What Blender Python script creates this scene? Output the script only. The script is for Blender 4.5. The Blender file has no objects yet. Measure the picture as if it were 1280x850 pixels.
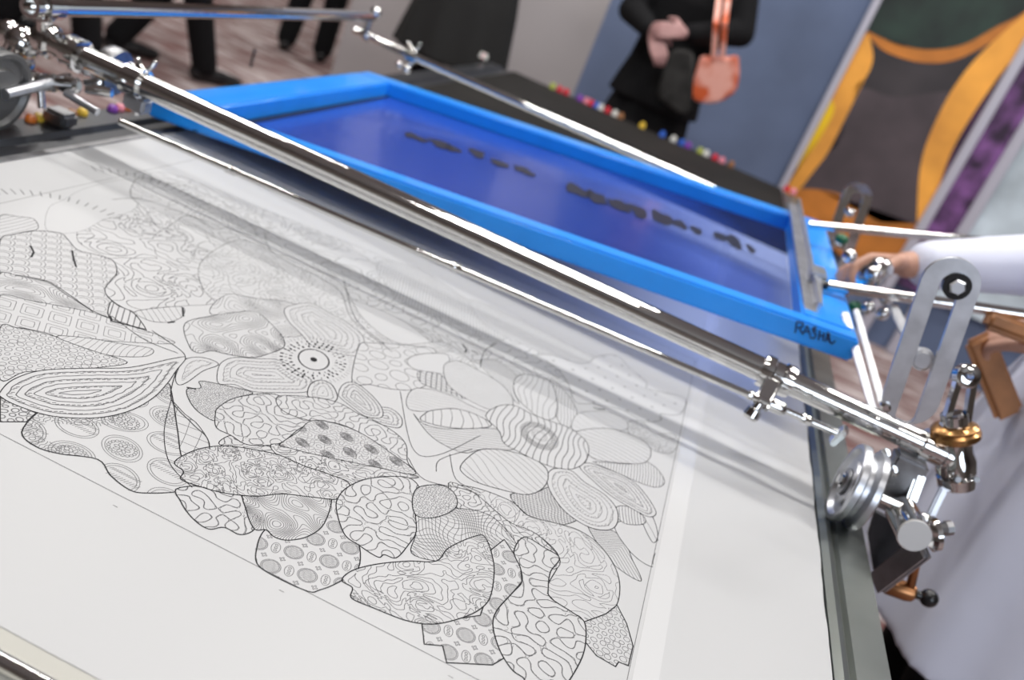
import bpy, bmesh, math, random
import numpy as np
from mathutils import Vector, Matrix
random.seed(7); rng = np.random.default_rng(11)
SC = bpy.context.scene
C = SC.collection
TOP = 0.75            # height of the printing table
CAMZ = TOP + 0.5
R = math.radians

# ------------------------------------------------------------------ camera
F = 1180.0
yw, pt, rl = R(-6.42), R(22.2), R(22.77)
FW = Vector((math.sin(yw)*math.cos(pt), math.cos(yw)*math.cos(pt), -math.sin(pt)))
R0 = Vector((math.cos(yw), -math.sin(yw), 0)); U0 = R0.cross(FW)
RT = R0*math.cos(rl) + U0*math.sin(rl); UP = -R0*math.sin(rl) + U0*math.cos(rl)
CAM = Vector((0, 0, CAMZ))
cd = bpy.data.cameras.new('camera'); cam = bpy.data.objects.new('camera', cd); C.objects.link(cam)
m = Matrix((RT, UP, -FW)).transposed().to_4x4(); m.translation = CAM
cam.matrix_world = m
cd.sensor_width = 36; cd.lens = F/1280*36; cd.clip_start = .01
SC.camera = cam

def ray(x, y): return FW + RT*((x-640)/F) - UP*((y-425)/F)
def at(x, y, h=0.0):                      # a point at height h above the table top
    d = ray(x, y); t = (h-0.5)/d.z; return CAM + d*t
def aty(x, y, Y): d = ray(x, y); return CAM + d*(Y/d.y)
def atx(x, y, X): d = ray(x, y); return CAM + d*(X/d.x)
foc = at(520, 690)
cd.dof.use_dof = True; cd.dof.focus_distance = (foc-CAM).dot(FW); cd.dof.aperture_fstop = 4.5

# ------------------------------------------------------------------ materials
def nm(name):
    M = bpy.data.materials.new(name); M.use_nodes = True
    nt = M.node_tree; return M, nt, nt.nodes['Principled BSDF']
def mat(name, col, rough=.5, metal=0, noise=0, nscale=20, bump=0, bscale=200, coat=0, spec=.5, sheen=0):
    M, nt, b = nm(name)
    c = (*col, 1)
    b.inputs['Base Color'].default_value = c; b.inputs['Roughness'].default_value = rough
    b.inputs['Metallic'].default_value = metal; b.inputs['Coat Weight'].default_value = coat
    b.inputs['Specular IOR Level'].default_value = spec; b.inputs['Sheen Weight'].default_value = sheen
    tc = nt.nodes.new('ShaderNodeTexCoord')
    if noise:
        n = nt.nodes.new('ShaderNodeTexNoise'); n.inputs['Scale'].default_value = nscale; n.inputs['Detail'].default_value = 5
        nt.links.new(tc.outputs['Object'], n.inputs['Vector'])
        r = nt.nodes.new('ShaderNodeValToRGB')
        r.color_ramp.elements[0].position = .3; r.color_ramp.elements[1].position = .7
        r.color_ramp.elements[0].color = (*[max(0, v*(1-noise)) for v in col], 1)
        r.color_ramp.elements[1].color = (*[min(1, v*(1+noise)) for v in col], 1)
        nt.links.new(n.outputs['Fac'], r.inputs['Fac']); nt.links.new(r.outputs['Color'], b.inputs['Base Color'])
    if bump:
        n = nt.nodes.new('ShaderNodeTexNoise'); n.inputs['Scale'].default_value = bscale
        nt.links.new(tc.outputs['Object'], n.inputs['Vector'])
        bp = nt.nodes.new('ShaderNodeBump'); bp.inputs['Strength'].default_value = bump; bp.inputs['Distance'].default_value = .01
        nt.links.new(n.outputs['Fac'], bp.inputs['Height']); nt.links.new(bp.outputs['Normal'], b.inputs['Normal'])
    return M
CHROME = mat('polished_chrome', (.74, .735, .72), .055, 1, bump=.02, bscale=60)
STEEL = mat('brushed_steel', (.60, .61, .64), .36, 1, noise=.15, nscale=30)
DSTEEL = mat('dull_steel', (.30, .30, .31), .38, 1, noise=.2, nscale=40)
ALU = mat('aluminium_rail', (.22, .235, .22), .36, .8, noise=.1, nscale=8)
DRAIL = mat('dark_rail', (.045, .048, .055), .35, .5, noise=.2)
BRASS = mat('brass', (.55, .30, .12), .25, 1)
COPPER = mat('copper_sleeve', (.42, .20, .09), .32, 1, noise=.2)
BLACKP = mat('black_plastic', (.012, .012, .013), .25)
BLACKR = mat('black_rubber_top', (.012, .011, .010), .7, noise=.3, nscale=6, spec=.15)
WHITEP = mat('white_plastic', (.72, .72, .72), .5)
BLUE = mat('blue_painted_frame', (.014, .30, .95), .32, 0, coat=.3, noise=.06, nscale=12, spec=.4)
INK = mat('black_ink', (.03, .03, .033), .7, spec=.2)
INKF = mat('fine_ink', (.17, .17, .175), .7, spec=.2)
INKB = mat('dark_screen_ink', (.006, .007, .02), .4)
MARK = mat('marker_ink', (.006, .012, .06), .6)
PAPER = mat('matt_white_sheet', (.51, .515, .52), .42, 0, bump=.05, bscale=3, spec=.5)
BED = mat('cream_bed', (.50, .495, .45), .5)
TAPE = mat('clear_tape', (.64, .645, .65), .20, coat=.3)
SKIN = mat('skin', (.50, .27, .19), .5, noise=.12, nscale=30)
SKINP = mat('pale_skin', (.42, .23, .22), .55, noise=.1)
HAIR = mat('dark_hair', (.03, .02, .015), .6)
COATW = mat('white_cotton', (.70, .72, .84), .85, bump=.35, bscale=5, sheen=.2)
BLACKC = mat('black_cloth', (.006, .006, .007), .9, bump=.1, bscale=60, spec=.2)
CHARC = mat('charcoal_cloth', (.022, .022, .022), .9, bump=.1, bscale=60, spec=.2)
GREYC = mat('dark_grey_wool', (.035, .034, .033), .95, noise=.4, nscale=14, spec=.2)
WOOD = mat('brown_wood', (.40, .17, .06), .5, noise=.35, nscale=12)

# ------------------------------------------------------------------ object helpers
def link(name, me, M=None, parent=None, smooth=False):
    o = bpy.data.objects.new(name, me); C.objects.link(o)
    if M is not None: me.materials.append(M)
    if smooth: me.polygons.foreach_set('use_smooth', [True]*len(me.polygons))
    if parent is not None:
        o.parent = parent; o.matrix_parent_inverse = Matrix.Translation(-parent.location)
    return o
def obj(name, bm, M, parent=None, smooth=False, angle=None):
    me = bpy.data.meshes.new(name); bm.normal_update(); bm.to_mesh(me); bm.free()
    o = link(name, me, M, parent, smooth or angle is not None)
    if angle is not None:
        try: me.set_sharp_from_angle(angle=R(angle))
        except Exception: pass
    return o
def root(name, loc, label, cat, group=None):
    o = bpy.data.objects.new(name, None); C.objects.link(o); o.location = loc; o.empty_display_size = .05
    return tag(o, label, cat, group)
def tag(o, label, cat, group=None):
    o['label'] = label; o['category'] = cat
    if group: o['group'] = group
    return o
def struct(o): o['kind'] = 'structure'; return o
def BM(): return bmesh.new()
def basis(d):
    d = Vector(d).normalized(); a = Vector((0, 0, 1)) if abs(d.z) < .9 else Vector((1, 0, 0))
    u = d.cross(a).normalized(); return u, d.cross(u).normalized(), d
def cyl(bm, p, q, r, r2=None, n=24, caps=True):
    p = Vector(p); q = Vector(q); u, v, d = basis(q-p); r2 = r if r2 is None else r2
    a = [bm.verts.new(p+(u*math.cos(t)+v*math.sin(t))*r) for t in [2*math.pi*i/n for i in range(n)]]
    b = [bm.verts.new(q+(u*math.cos(t)+v*math.sin(t))*r2) for t in [2*math.pi*i/n for i in range(n)]]
    for i in range(n): bm.faces.new((a[i], a[(i+1) % n], b[(i+1) % n], b[i]))
    if caps: bm.faces.new(a[::-1]); bm.faces.new(b)
def lathe(bm, p, d, prof, n=32):          # prof: (distance along d, radius)
    p = Vector(p); u, v, d = basis(d); rings = []
    for (s, r) in prof:
        rings.append([bm.verts.new(p+d*s+(u*math.cos(t)+v*math.sin(t))*max(r, 1e-5)) for t in [2*math.pi*i/n for i in range(n)]])
    for a, b in zip(rings, rings[1:]):
        for i in range(n): bm.faces.new((a[i], a[(i+1) % n], b[(i+1) % n], b[i]))
    if prof[0][1] > 1e-4 and prof[0] != prof[-1]: bm.faces.new(rings[0][::-1])
    if prof[-1][1] > 1e-4 and prof[0] != prof[-1]: bm.faces.new(rings[-1])
def box(bm, lo, hi, M=None):
    r = bmesh.ops.create_cube(bm, size=1); lo = Vector(lo); hi = Vector(hi)
    for v in r['verts']:
        co = Vector([(lo[i]+hi[i])/2 + v.co[i]*(hi[i]-lo[i]) for i in range(3)])
        v.co = M @ co if M else co
    return r['verts']
def obox(bm, c, X, Y, Z):                 # oriented box, half-vectors
    c = Vector(c); r = bmesh.ops.create_cube(bm, size=2)
    for v in r['verts']: v.co = c + Vector(X)*v.co[0] + Vector(Y)*v.co[1] + Vector(Z)*v.co[2]
def bev(bm, w, seg=2):
    bmesh.ops.bevel(bm, geom=bm.edges[:], offset=w, segments=seg, affect='EDGES', clamp_overlap=True)
def bar(bm, p, q, w, t, side):            # flat bar from p to q, width w along side, thickness t
    p = Vector(p); q = Vector(q); d = (q-p); s = Vector(side); s = (s - d*(s.dot(d)/d.length_squared)).normalized(); n = d.cross(s).normalized()
    obox(bm, (p+q)/2, d/2, s*w/2, n*t/2)
def sphere(bm, c, r, sc=(1, 1, 1), sub=3):
    mt = Matrix.Translation(Vector(c)) @ Matrix.Diagonal((sc[0], sc[1], sc[2], 1))
    bmesh.ops.create_icosphere(bm, subdivisions=sub, radius=r, matrix=mt)
def slotplate(bm, p, q, w, sw, t, nrm, s0=.0, s1=None, k=14):
    """plate with rounded ends from p to q (centre line), width w, slot of width sw"""
    p = Vector(p); q = Vector(q); d = (q-p).normalized(); L = (q-p).length; n = Vector(nrm); n = (n-d*n.dot(d)).normalized(); s = d.cross(n)
    def loop(a, b, r):
        pts = []
        for i in range(k+1): th = math.pi*i/k; pts.append(p+d*(b+r*math.sin(th))+s*(r*math.cos(th)))
        for i in range(k+1): th = math.pi*i/k; pts.append(p+d*(a-r*math.sin(th))-s*(r*math.cos(th)))
        return pts
    O = loop(w/2, L-w/2, w/2); I = loop(s0 or w/2, s1 or L-w/2, sw/2); N = len(O)
    vo = [[bm.verts.new(x+n*z) for x in O] for z in (-t/2, t/2)]; vi = [[bm.verts.new(x+n*z) for x in I] for z in (-t/2, t/2)]
    for i in range(N):
        j = (i+1) % N
        bm.faces.new((vo[1][i], vo[1][j], vi[1][j], vi[1][i])); bm.faces.new((vo[0][j], vo[0][i], vi[0][i], vi[0][j]))
        bm.faces.new((vo[0][i], vo[0][j], vo[1][j], vo[1][i])); bm.faces.new((vi[0][j], vi[0][i], vi[1][i], vi[1][j]))
    bmesh.ops.recalc_face_normals(bm, faces=bm.faces[:])
def H(x, y, h): return Vector((x, y, TOP+h))

def bake(o):                              # apply modifiers into the mesh
    dg = bpy.context.evaluated_depsgraph_get(); dg.update()
    me = bpy.data.meshes.new_from_object(o.evaluated_get(dg)); old = o.data
    o.modifiers.clear(); o.data = me
    me.polygons.foreach_set('use_smooth', [True]*len(me.polygons)); return o
def chain(bm, pts, rad, sc=(1, 1, 1), sub=2, dens=.3):
    pts = [Vector(p) for p in pts]
    for i in range(len(pts)-1):
        L = (pts[i+1]-pts[i]).length; rr = min(rad[i], rad[i+1]); n = max(2, int(L/(rr*dens)))
        for k in range(n+1):
            t = k/n; sphere(bm, pts[i].lerp(pts[i+1], t), rad[i]*(1-t)+rad[i+1]*t, sc, sub)
def blob(name, bm, M, parent, voxel, smooth=4):
    o = obj(name, bm, M, parent, True)
    r = o.modifiers.new('r', 'REMESH'); r.mode = 'VOXEL'; r.voxel_size = voxel
    s = o.modifiers.new('s', 'SMOOTH'); s.iterations = smooth; s.factor = .5
    return bake(o)

# ================================================================== SETTING
def plane(name, pts, M):
    bm = BM(); bm.faces.new([bm.verts.new(p) for p in pts]); return obj(name, bm, M)
M_floor, nt, b = nm('patterned_carpet')
tc = nt.nodes.new('ShaderNodeTexCoord'); mp = nt.nodes.new('ShaderNodeMapping'); mp.inputs['Scale'].default_value = (2.2, 9, 1); mp.inputs['Rotation'].default_value = (0, 0, R(12))
n1 = nt.nodes.new('ShaderNodeTexNoise'); n1.inputs['Scale'].default_value = 1.6; n1.inputs['Detail'].default_value = 6; n1.inputs['Distortion'].default_value = .6
r1 = nt.nodes.new('ShaderNodeValToRGB'); e = r1.color_ramp.elements
e[0].position = .36; e[0].color = (.15, .055, .05, 1); e[1].position = .70; e[1].color = (.56, .50, .50, 1)
x = e.new(.44); x.color = (.20, .135, .13, 1); x = e.new(.55); x.color = (.33, .26, .25, 1)
nt.links.new(tc.outputs['Object'], mp.inputs['Vector']); nt.links.new(mp.outputs['Vector'], n1.inputs['Vector'])
nt.links.new(n1.outputs['Fac'], r1.inputs['Fac']); nt.links.new(r1.outputs['Color'], b.inputs['Base Color']); b.inputs['Roughness'].default_value = .95
WY = 5.2
struct(plane('floor', [(-12, -4, 0), (8, -4, 0), (8, 16, 0), (-12, 16, 0)], M_floor))
GWALL = mat('grey_panel', (.40, .375, .38), .8, noise=.03, nscale=2)
BWALL = mat('slate_blue_panel', (.125, .165, .27), .85, noise=.22, nscale=1.6)
xs = aty(741, 57, WY).x; xp = aty(1091, 10, WY).x
def wall(name, x0, x1, y0, y1, z1, M):
    bm = BM(); box(bm, (x0, y0, 0), (x1, y1, z1)); return struct(obj(name, bm, M))
wall('wall_back_grey', aty(432, 30, WY).x, xs, WY, WY+.06, 2.6, GWALL)
wall('wall_back_blue', xs, 3.2, WY, WY+.06, 2.6, BWALL)
CEIL = mat('ceiling_white', (.5, .48, .45), .9)
bm = BM(); box(bm, (-12, -4, 4.2), (8, 16, 4.3)); struct(obj('ceiling', bm, CEIL))
HW = mat('hall_wall', (.30, .27, .25), .9)
wall('wall_far', -12, 8, 16, 16.1, 4.2, HW); wall('wall_left', -12.1, -12, -4, 16, 4.2, HW); wall('wall_right', 8, 8.1, -4, 16, 4.2, HW)
wall('wall_front', -12, 8, -4.1, -4, 4.2, HW)

# ------------------------------------------------------------------ banners on the back wall
POST = mat('banner_post_metal', (.50, .49, .56), .5, .2)
def pxpoly(bm, pts, Y):
    vs = [bm.verts.new(aty(x, y, Y)) for x, y in pts]; bm.faces.new(vs)
def sm(pts, closed=True, n=6):
    """Catmull-Rom"""
    P = [np.array(p, float) for p in pts]; out = []; N = len(P)
    rngi = range(N) if closed else range(N-1)
    for i in rngi:
        if closed: a, b_, c, d = P[i-1], P[i], P[(i+1) % N], P[(i+2) % N]
        else: a, b_, c, d = P[max(i-1, 0)], P[i], P[i+1], P[min(i+2, N-1)]
        for k in range(n):
            t = k/n; out.append(.5*((2*b_)+(-a+c)*t+(2*a-5*b_+4*c-d)*t*t+(-a+3*b_-3*c+d)*t**3))
    if not closed: out.append(P[-1])
    return out
xa = xp; xb = aty(1240, 127, WY).x; xc = aty(1275, 165, WY).x
def sheet(name, x0, x1, M, parent, y=WY-.03):
    bm = BM(); box(bm, (x0, y, .35), (x1, y+.012, 2.45)); return obj(name, bm, M, parent)
def post(x, w, parent, name='post'):
    bm = BM(); box(bm, (x-w/2, WY-.06, 0), (x+w/2, WY-.015, 2.5)); bev(bm, .006); return obj(name, bm, POST, parent)
ban = root('display_banner', (xa, WY-.03, 0), 'dark banner printed with orange loops and a green oval on the blue wall', 'banner')
DK = mat('banner_dark', (.030, .024, .026), .5, noise=.5, nscale=3)
sheet('printed_panel', xa, xb, DK, ban)
post(xa, .035, ban)
def art_shape(name, pts, M, parent, Y=WY-.032, th=.003, smooth=True):
    pts = sm(pts) if smooth else pts
    P = [aty(x, y, Y) for x, y in pts]; P = [Vector((min(max(p.x, xa+.02), xb-.005), p.y, min(max(p.z, .36), 2.44))) for p in P]
    bm = BM(); f = bm.faces.new([bm.verts.new(p) for p in P]); bmesh.ops.triangulate(bm, faces=[f])
    return obj(name, bm, M, parent)
OR1 = mat('orange_print', (.85, .36, .05), .5, noise=.25, nscale=4)
OR2 = mat('deep_orange_print', (.50, .17, .02), .5, noise=.35, nscale=4)
YEL = mat('yellow_print', (.92, .60, .01), .5)
GRN = mat('dark_green_print', (.010, .024, .016), .5, noise=.6, nscale=6)
GRY = mat('grey_brown_print', (.070, .052, .058), .5, noise=.3, nscale=4)
PUR = mat('violet_print', (.045, .010, .050), .5, noise=.8, nscale=6)
art_shape('grey_print_area', [(1072, 112), (1120, 122), (1190, 116), (1170, 160), (1150, 215), (1140, 290), (1060, 290), (1000, 235), (1050, 175)], GRY, ban)
art_shape('orange_rim', [(1083, 40), (1092, 52), (1110, 66), (1150, 78), (1190, 76), (1230, 58), (1280, 28), (1310, 5), (1310, -12), (1280, 12), (1230, 40), (1190, 58), (1150, 62), (1115, 54), (1096, 42)], OR2, ban)
art_shape('green_oval', [(1105, -20), (1085, 30), (1100, 46), (1150, 61), (1200, 57), (1240, 36), (1290, 5), (1300, -60), (1180, -80)], GRN, ban, WY-.0335)
art_shape('orange_loop', [(1082, 42), (1089, 55), (1091, 75), (1083, 95), (1066, 110), (1060, 125), (1052, 155), (1035, 190), (1018, 213), (995, 240), (978, 236), (1000, 190), (1030, 125), (1060, 70)], OR1, ban, WY-.034)
art_shape('yellow_edge', [(1034, 128), (1042, 130), (1040, 145), (1020, 180), (1000, 205), (985, 225), (978, 228), (1000, 185)], YEL, ban, WY-.0355)
art_shape('orange_arc', [(1295, 10), (1310, 40), (1262, 78), (1225, 130), (1195, 180), (1180, 215), (1170, 260), (1165, 300), (1148, 300), (1147, 250), (1152, 200), (1168, 155), (1195, 105), (1235, 58)], OR1, ban, WY-.034)
art_shape('violet_arc', [(1300, 50), (1300, 85), (1250, 130), (1215, 190), (1190, 235), (1176, 280), (1166, 300), (1168, 262), (1180, 215), (1197, 175), (1228, 125), (1265, 76)], PUR, ban, WY-.036)
art_shape('orange_floor_shape', [(980, 243), (1010, 236), (1050, 243), (1075, 262), (1100, 278), (1150, 283), (1160, 330), (1120, 420), (1060, 330), (1010, 280)], OR2, ban, WY-.033)
ban2 = root('display_banner', (xb, WY-.03, 0), 'narrow purple printed banner strip between two pale posts', 'banner')
M, nt, b = nm('purple_print'); n = nt.nodes.new('ShaderNodeTexNoise'); n.inputs['Scale'].default_value = 9; n.inputs['Detail'].default_value = 6
r = nt.nodes.new('ShaderNodeValToRGB'); r.color_ramp.elements[0].position = .38; r.color_ramp.elements[0].color = (.025, .008, .03, 1); r.color_ramp.elements[1].position = .7; r.color_ramp.elements[1].color = (.26, .10, .33, 1)
nt.links.new(n.outputs['Fac'], r.inputs['Fac']); nt.links.new(r.outputs['Color'], b.inputs['Base Color'])
tcn = nt.nodes.new('ShaderNodeTexCoord'); nt.links.new(tcn.outputs['Object'], n.inputs['Vector'])
sheet('printed_panel', xb, xc, M, ban2); post(xb, .05, ban2)
ban3 = root('display_banner', (xc, WY-.03, 0), 'pale blue and white banner right of the purple strip', 'banner')
sheet('printed_panel', xc, 2.9, mat('pale_blue_print', (.55, .64, .70), .5, noise=.35, nscale=3), ban3); post(xc, .055, ban3)

# ================================================================== PRINTING TABLE
X0, X1 = -.825, .310                     # sheet-side edges of the bed
XR = .380; XL = -.925; Y0, YB, YE = .30, 2.60, 3.74
tab = root('printing_table', ((X0+X1)/2, 1.9, 0), 'long screen printing table with grey metal rails and a black far end', 'table')
bm = BM(); box(bm, (X0, Y0, TOP-.05), (X1, YB, TOP)); obj('table_bed', bm, BED, tab)
bm = BM(); box(bm, (X0, YB, TOP-.05), (X1, YE, TOP+.002)); bev(bm, .002); obj('far_end_panel', bm, BLACKR, tab)
# right rail: dark gap, lip, groove, flat
bm = BM()
def prism_y(bm, prof, y0, y1):
    a = [bm.verts.new((x, y0, TOP+z)) for x, z in prof]; b_ = [bm.verts.new((x, y1, TOP+z)) for x, z in prof]
    n = len(prof)
    for i in range(n): bm.faces.new((a[i], a[(i+1) % n], b_[(i+1) % n], b_[i]))
    bm.faces.new(a[::-1]); bm.faces.new(b_); bmesh.ops.recalc_face_normals(bm, faces=bm.faces[:])
prism_y(bm, [(.322, -.07), (.322, -.008), (.330, -.004), (.338, -.008), (.342, -.012), (.345, -.006), (.384, -.006), (.384, -.07)], Y0-.3, YE)
obj('side_rail', bm, ALU, tab)
bm = BM(); prism_y(bm, [(X1, -.06), (X1, -.012), (.322, -.012), (.322, -.06)], Y0-.3, YE); obj('rail_gap_seal', bm, DRAIL, tab)
bm = BM(); prism_y(bm, [(XL, -.07), (XL, -.002), (XL+.05, -.002), (XL+.056, -.010), (XL+.066, -.010), (XL+.072, -.004), (X0, -.004), (X0, -.07)], Y0-.3, YE)
obj('side_rail', bm, DRAIL, tab)
bm = BM(); prism_y(bm, [(X0+.001, -.002), (X0+.001, .0025), (X0+.012, .0025), (X0+.012, -.002)], Y0, YB); obj('edge_strip', bm, DSTEEL, tab)
fy = at(0, 832).y
bm = BM(); cyl(bm, (X0, fy, TOP+.003), (X1, fy, TOP+.003), .006); obj('front_trim_bar', bm, CHROME, tab, angle=30)
for lx in (XL+.06, .33):
    for ly in (.2, 1.9, 3.6):
        bm = BM(); box(bm, (lx-.03, ly-.03, 0), (lx+.03, ly+.03, TOP-.07)); bev(bm, .004); obj('leg', bm, DSTEEL, tab)
for lx in (XL+.06, .33):
    bm = BM(); box(bm, (lx-.02, .2, .18), (lx+.02, 3.6, .22)); obj('foot_rail', bm, DSTEEL, tab)

# coloured pegs standing along the table edge
def peg(p, col, cname, label, r=.011, hgt=.022):
    bm = BM(); lathe(bm, (0, 0, 0), (0, 0, 1), [(0, r), (hgt*.55, r), (hgt*.7, r*.8), (hgt*.95, r*.75), (hgt, r*.5)], 16)
    o = obj('coloured_peg', bm, PEGM.setdefault(cname, mat('peg_'+cname, col, .35)), None, angle=40); o.location = p
    tag(o, label, 'peg', 'coloured pegs along the table edge'); return o
PEGM = {}
COLS = {'red': (.60, .02, .04), 'pink': (.75, .25, .32), 'orange': (.75, .20, .03), 'yellow': (.75, .50, .05), 'white': (.7, .7, .66), 'blue': (.03, .12, .55), 'violet': (.22, .05, .40), 'brown': (.30, .13, .05), 'lime': (.40, .45, .08), 'pale blue': (.25, .40, .60)}
left = [(33, 147, 'orange'), (43, 146, 'yellow'), (54, 144, 'pink'), (63, 143, 'white'), (72, 142, 'orange'), (83, 140, 'brown'), (95, 138, 'yellow'), (136, 135, 'violet'), (145, 134, 'pink'), (155, 133, 'orange')]
seq = ['nearest the camera', 'second from the near end', 'third from the near end', 'fourth from the near end', 'fifth from the near end', 'sixth from the near end', 'alone beside chrome fittings', 'first of three nearest the screen', 'middle of three nearest the screen', 'last of three nearest the screen']
for (x, y, c), s in zip(left, seq):
    p = at(x, y); peg(Vector((XL+.010, p.y, TOP-.002)), COLS[c], c, f'{c} peg on the left table rail, {s}', .0085, .010)
back = [(571, 78, 'white'), (585, 76, 'pink'), (600, 73, 'white'), (691, 111, 'lime'), (699, 115, 'red'), (706, 119, 'red'), (724, 126, 'violet'), (731, 130, 'pink'), (736, 133, 'red'), (742, 136, 'blue'), (749, 138, 'white'), (757, 142, 'red'), (766, 146, 'white'), (774, 149, 'brown'), (802, 160, 'yellow'), (826, 172, 'blue'), (839, 179, 'white'), (849, 184, 'blue'), (857, 188, 'violet'), (872, 195, 'lime'), (880, 198, 'white'), (891, 203, 'red'), (900, 207, 'pink'), (912, 211, 'brown'), (982, 240, 'red'), (990, 243, 'pink')]
for i, (x, y, c) in enumerate(back):
    yy = YE-.02; p = at(x, y)
    px_ = p.x*yy/p.y if p.y > yy+.05 else p.x
    pr = back[i-1][2] if i else None; nx = back[i+1][2] if i+1 < len(back) else None
    pos = 'first from the left' if i == 0 else ('last on the right' if nx is None else f'between {pr} and {nx} pegs')
    third = 'by the far tube' if x < 620 else ('before the grey wall' if x < 712 else ('near the long skirt' if x < 830 else ('before the blue wall' if x < 960 else 'by the banner')))
    peg(Vector((px_, yy, TOP+.002)), COLS[c], c, f'{c} peg on far edge {third}, {pos}', .012, .022)

# ================================================================== SHEET AND LINE ART
PB = at(120, 848).y
bm = BM()
nx_, ny_ = 40, 80
sheetY = YB-.02
def sheet_z(x, y):
    z = .0010 + .0006*math.sin(x*7+y*3)*math.sin(y*5)
    return z
g = [[bm.verts.new((X0+.012+(X1+.004-X0-.012)*i/nx_ + (.0007*math.sin(j*.9)+.0005*math.sin(j*2.3) if i == nx_ else 0), PB+(sheetY-PB)*j/ny_, TOP+.0005)) for i in range(nx_+1)] for j in range(ny_+1)]
for j in range(ny_):
    for i in range(nx_): bm.faces.new((g[j][i], g[j][i+1], g[j+1][i+1], g[j+1][i]))
art = root('printed_sheet', (0, 1.0, TOP), 'large white sheet printed with black line art of flowers on the table', 'print')
so = obj('sheet', bm, PAPER, art)
m_ = so.modifiers.new('t', 'SOLIDIFY'); m_.thickness = .0004; m_.offset = -1; bake(so); so.data.polygons.foreach_set('use_smooth', [False]*len(so.data.polygons))
ZI = TOP+.00060

def px2(p): q = at(p[0], p[1]); return (q.x, q.y)
def Z(ox, oy, s, pts): return [(ox+x/s, oy+y/s) for x, y in pts]
Z1 = lambda *p: Z(180, 360, 3.541, p)
Z2 = lambda *p: Z(480, 420, 3.268, p)
Z3 = lambda *p: Z(0, 220, 4.047, p)
Z8 = lambda *p: Z(0, 380, 3.269, p)
def inside(poly, x, y):
    r = np.zeros(x.shape, bool); n = len(poly); j = n-1
    for i in range(n):
        xi, yi = poly[i]; xj, yj = poly[j]
        c = ((yi > y) != (yj > y))
        if abs(yj-yi) > 1e-12: r ^= c & (x < (xj-xi)*(y-yi)/(yj-yi)+xi)
        j = i
    return r
SHAPES = []   # (poly, kind, outline width, params)
def shape(pts, kind, ow=.0007, sharp=False, **k):
    P = [np.array(px2(p)) for p in (pts if sharp else sm(pts, True, 5))]
    SHAPES.append((P, kind, ow, k))
# ---- back to front, traced outlines
shape(Z3((400, 250), (420, 200), (500, 175), (600, 190), (720, 160), (820, 270), (1000, 330), (1200, 370), (1250, 420), (1160, 430), (1150, 600), (1070, 650), (920, 660), (680, 690), (530, 590), (590, 500), (560, 430), (400, 340)), 'swirl', .0005, lam=.028, w=.0010)
shape([(170, 225), (215, 218), (300, 250), (400, 290), (520, 340), (620, 400), (700, 440), (740, 470), (700, 500), (640, 470), (560, 440), (500, 400), (430, 370), (330, 330), (250, 310), (180, 270)], 'swirl', .0006, lam=.030, w=.0012)
shape([(300, 300), (350, 320), (420, 350), (455, 400), (500, 430), (560, 430), (600, 470), (550, 470), (470, 430), (420, 400), (370, 390), (300, 380), (260, 370), (250, 330)], 'swirl', .0006, lam=.020, w=.0006)
shape([(470, 330), (520, 335), (600, 385), (650, 410), (620, 425), (560, 400), (500, 375)], 'hatch', .0004, lam=.0045, w=.0011, ang=.3)
shape([(590, 375), (660, 405), (730, 440), (800, 470), (770, 470), (700, 450), (640, 425), (600, 400)], 'hatch', .0004, lam=.005, w=.0009, ang=1.2)
shape([(60, 262), (80, 250), (110, 235), (165, 225), (170, 260), (130, 275), (100, 290), (60, 290)], 'none', .0003)
shape(Z3((660, 100), (680, 30), (720, 10), (850, 40), (960, 60), (1100, 120), (1214, 200), (1300, 300), (1180, 260), (1080, 270), (950, 200), (820, 270), (740, 180)), 'swirl', .0008, lam=.03, w=.0008)
shape(Z2((835, 110), (870, 85), (950, 80), (1000, 130), (1070, 190), (1080, 220), (1220, 250), (1225, 300), (1190, 325), (1130, 320), (1130, 345), (1060, 350), (960, 300), (850, 280), (780, 270), (750, 190), (700, 130), (640, 90), (600, 80), (690, 80), (780, 110)), 'spots', .0008, lam=.030, r=.0030, w=.0015)
shape(Z2((1000, 350), (1060, 355), (1100, 400), (1180, 400), (1200, 440), (1170, 480), (1100, 470), (1060, 430), (1000, 400)), 'swirl', .0006, lam=.018, w=.0006)
shape(Z3((0, 205), (100, 210), (170, 220), (190, 270), (100, 290), (0, 330)), 'hatch', .0007, lam=.006, w=.0005, ang=0)
shape(Z3((0, 330), (60, 300), (180, 280), (300, 290), (340, 320), (390, 375), (480, 400), (570, 430), (590, 490), (560, 530), (530, 580), (560, 630), (640, 680), (700, 740), (740, 790), (640, 750), (500, 700), (430, 660), (330, 590), (240, 535), (100, 505), (0, 490)), 'scales', .0010, lam=.020, w=.0007)
shape(Z3((0, 495), (100, 510), (240, 540), (330, 600), (470, 695), (300, 660), (140, 630), (0, 610)), 'curls', .0008, lam=.022, w=.0006)
shape(Z3((560, 640), (600, 660), (680, 700), (740, 790), (640, 750), (550, 715)), 'hatch', .0011, lam=.006, w=.0012, ang=.5)
shape(Z3((0, 610), (140, 630), (300, 660), (470, 695), (640, 755), (780, 800), (880, 850), (600, 840), (300, 820), (250, 800), (100, 770), (0, 770)), 'diamond', .0006, lam=.026, w=.0006)
shape(Z3((680, 690), (800, 670), (920, 665), (925, 710), (860, 740), (780, 740), (720, 720)), 'hatch', .0007, lam=.007, w=.0005, ang=.9)
shape(Z8((0, 100), (70, 100), (150, 115), (240, 140), (370, 190), (520, 240), (400, 262), (250, 275), (100, 280), (0, 310)), 'cells', .0008, lam=.0085, w=.0006)
shape(Z8((230, 135), (350, 140), (500, 165), (620, 185), (600, 215), (470, 215), (370, 190)), 'stripe', .0007, lam=.006, w=.0005, ang=.25)
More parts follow.
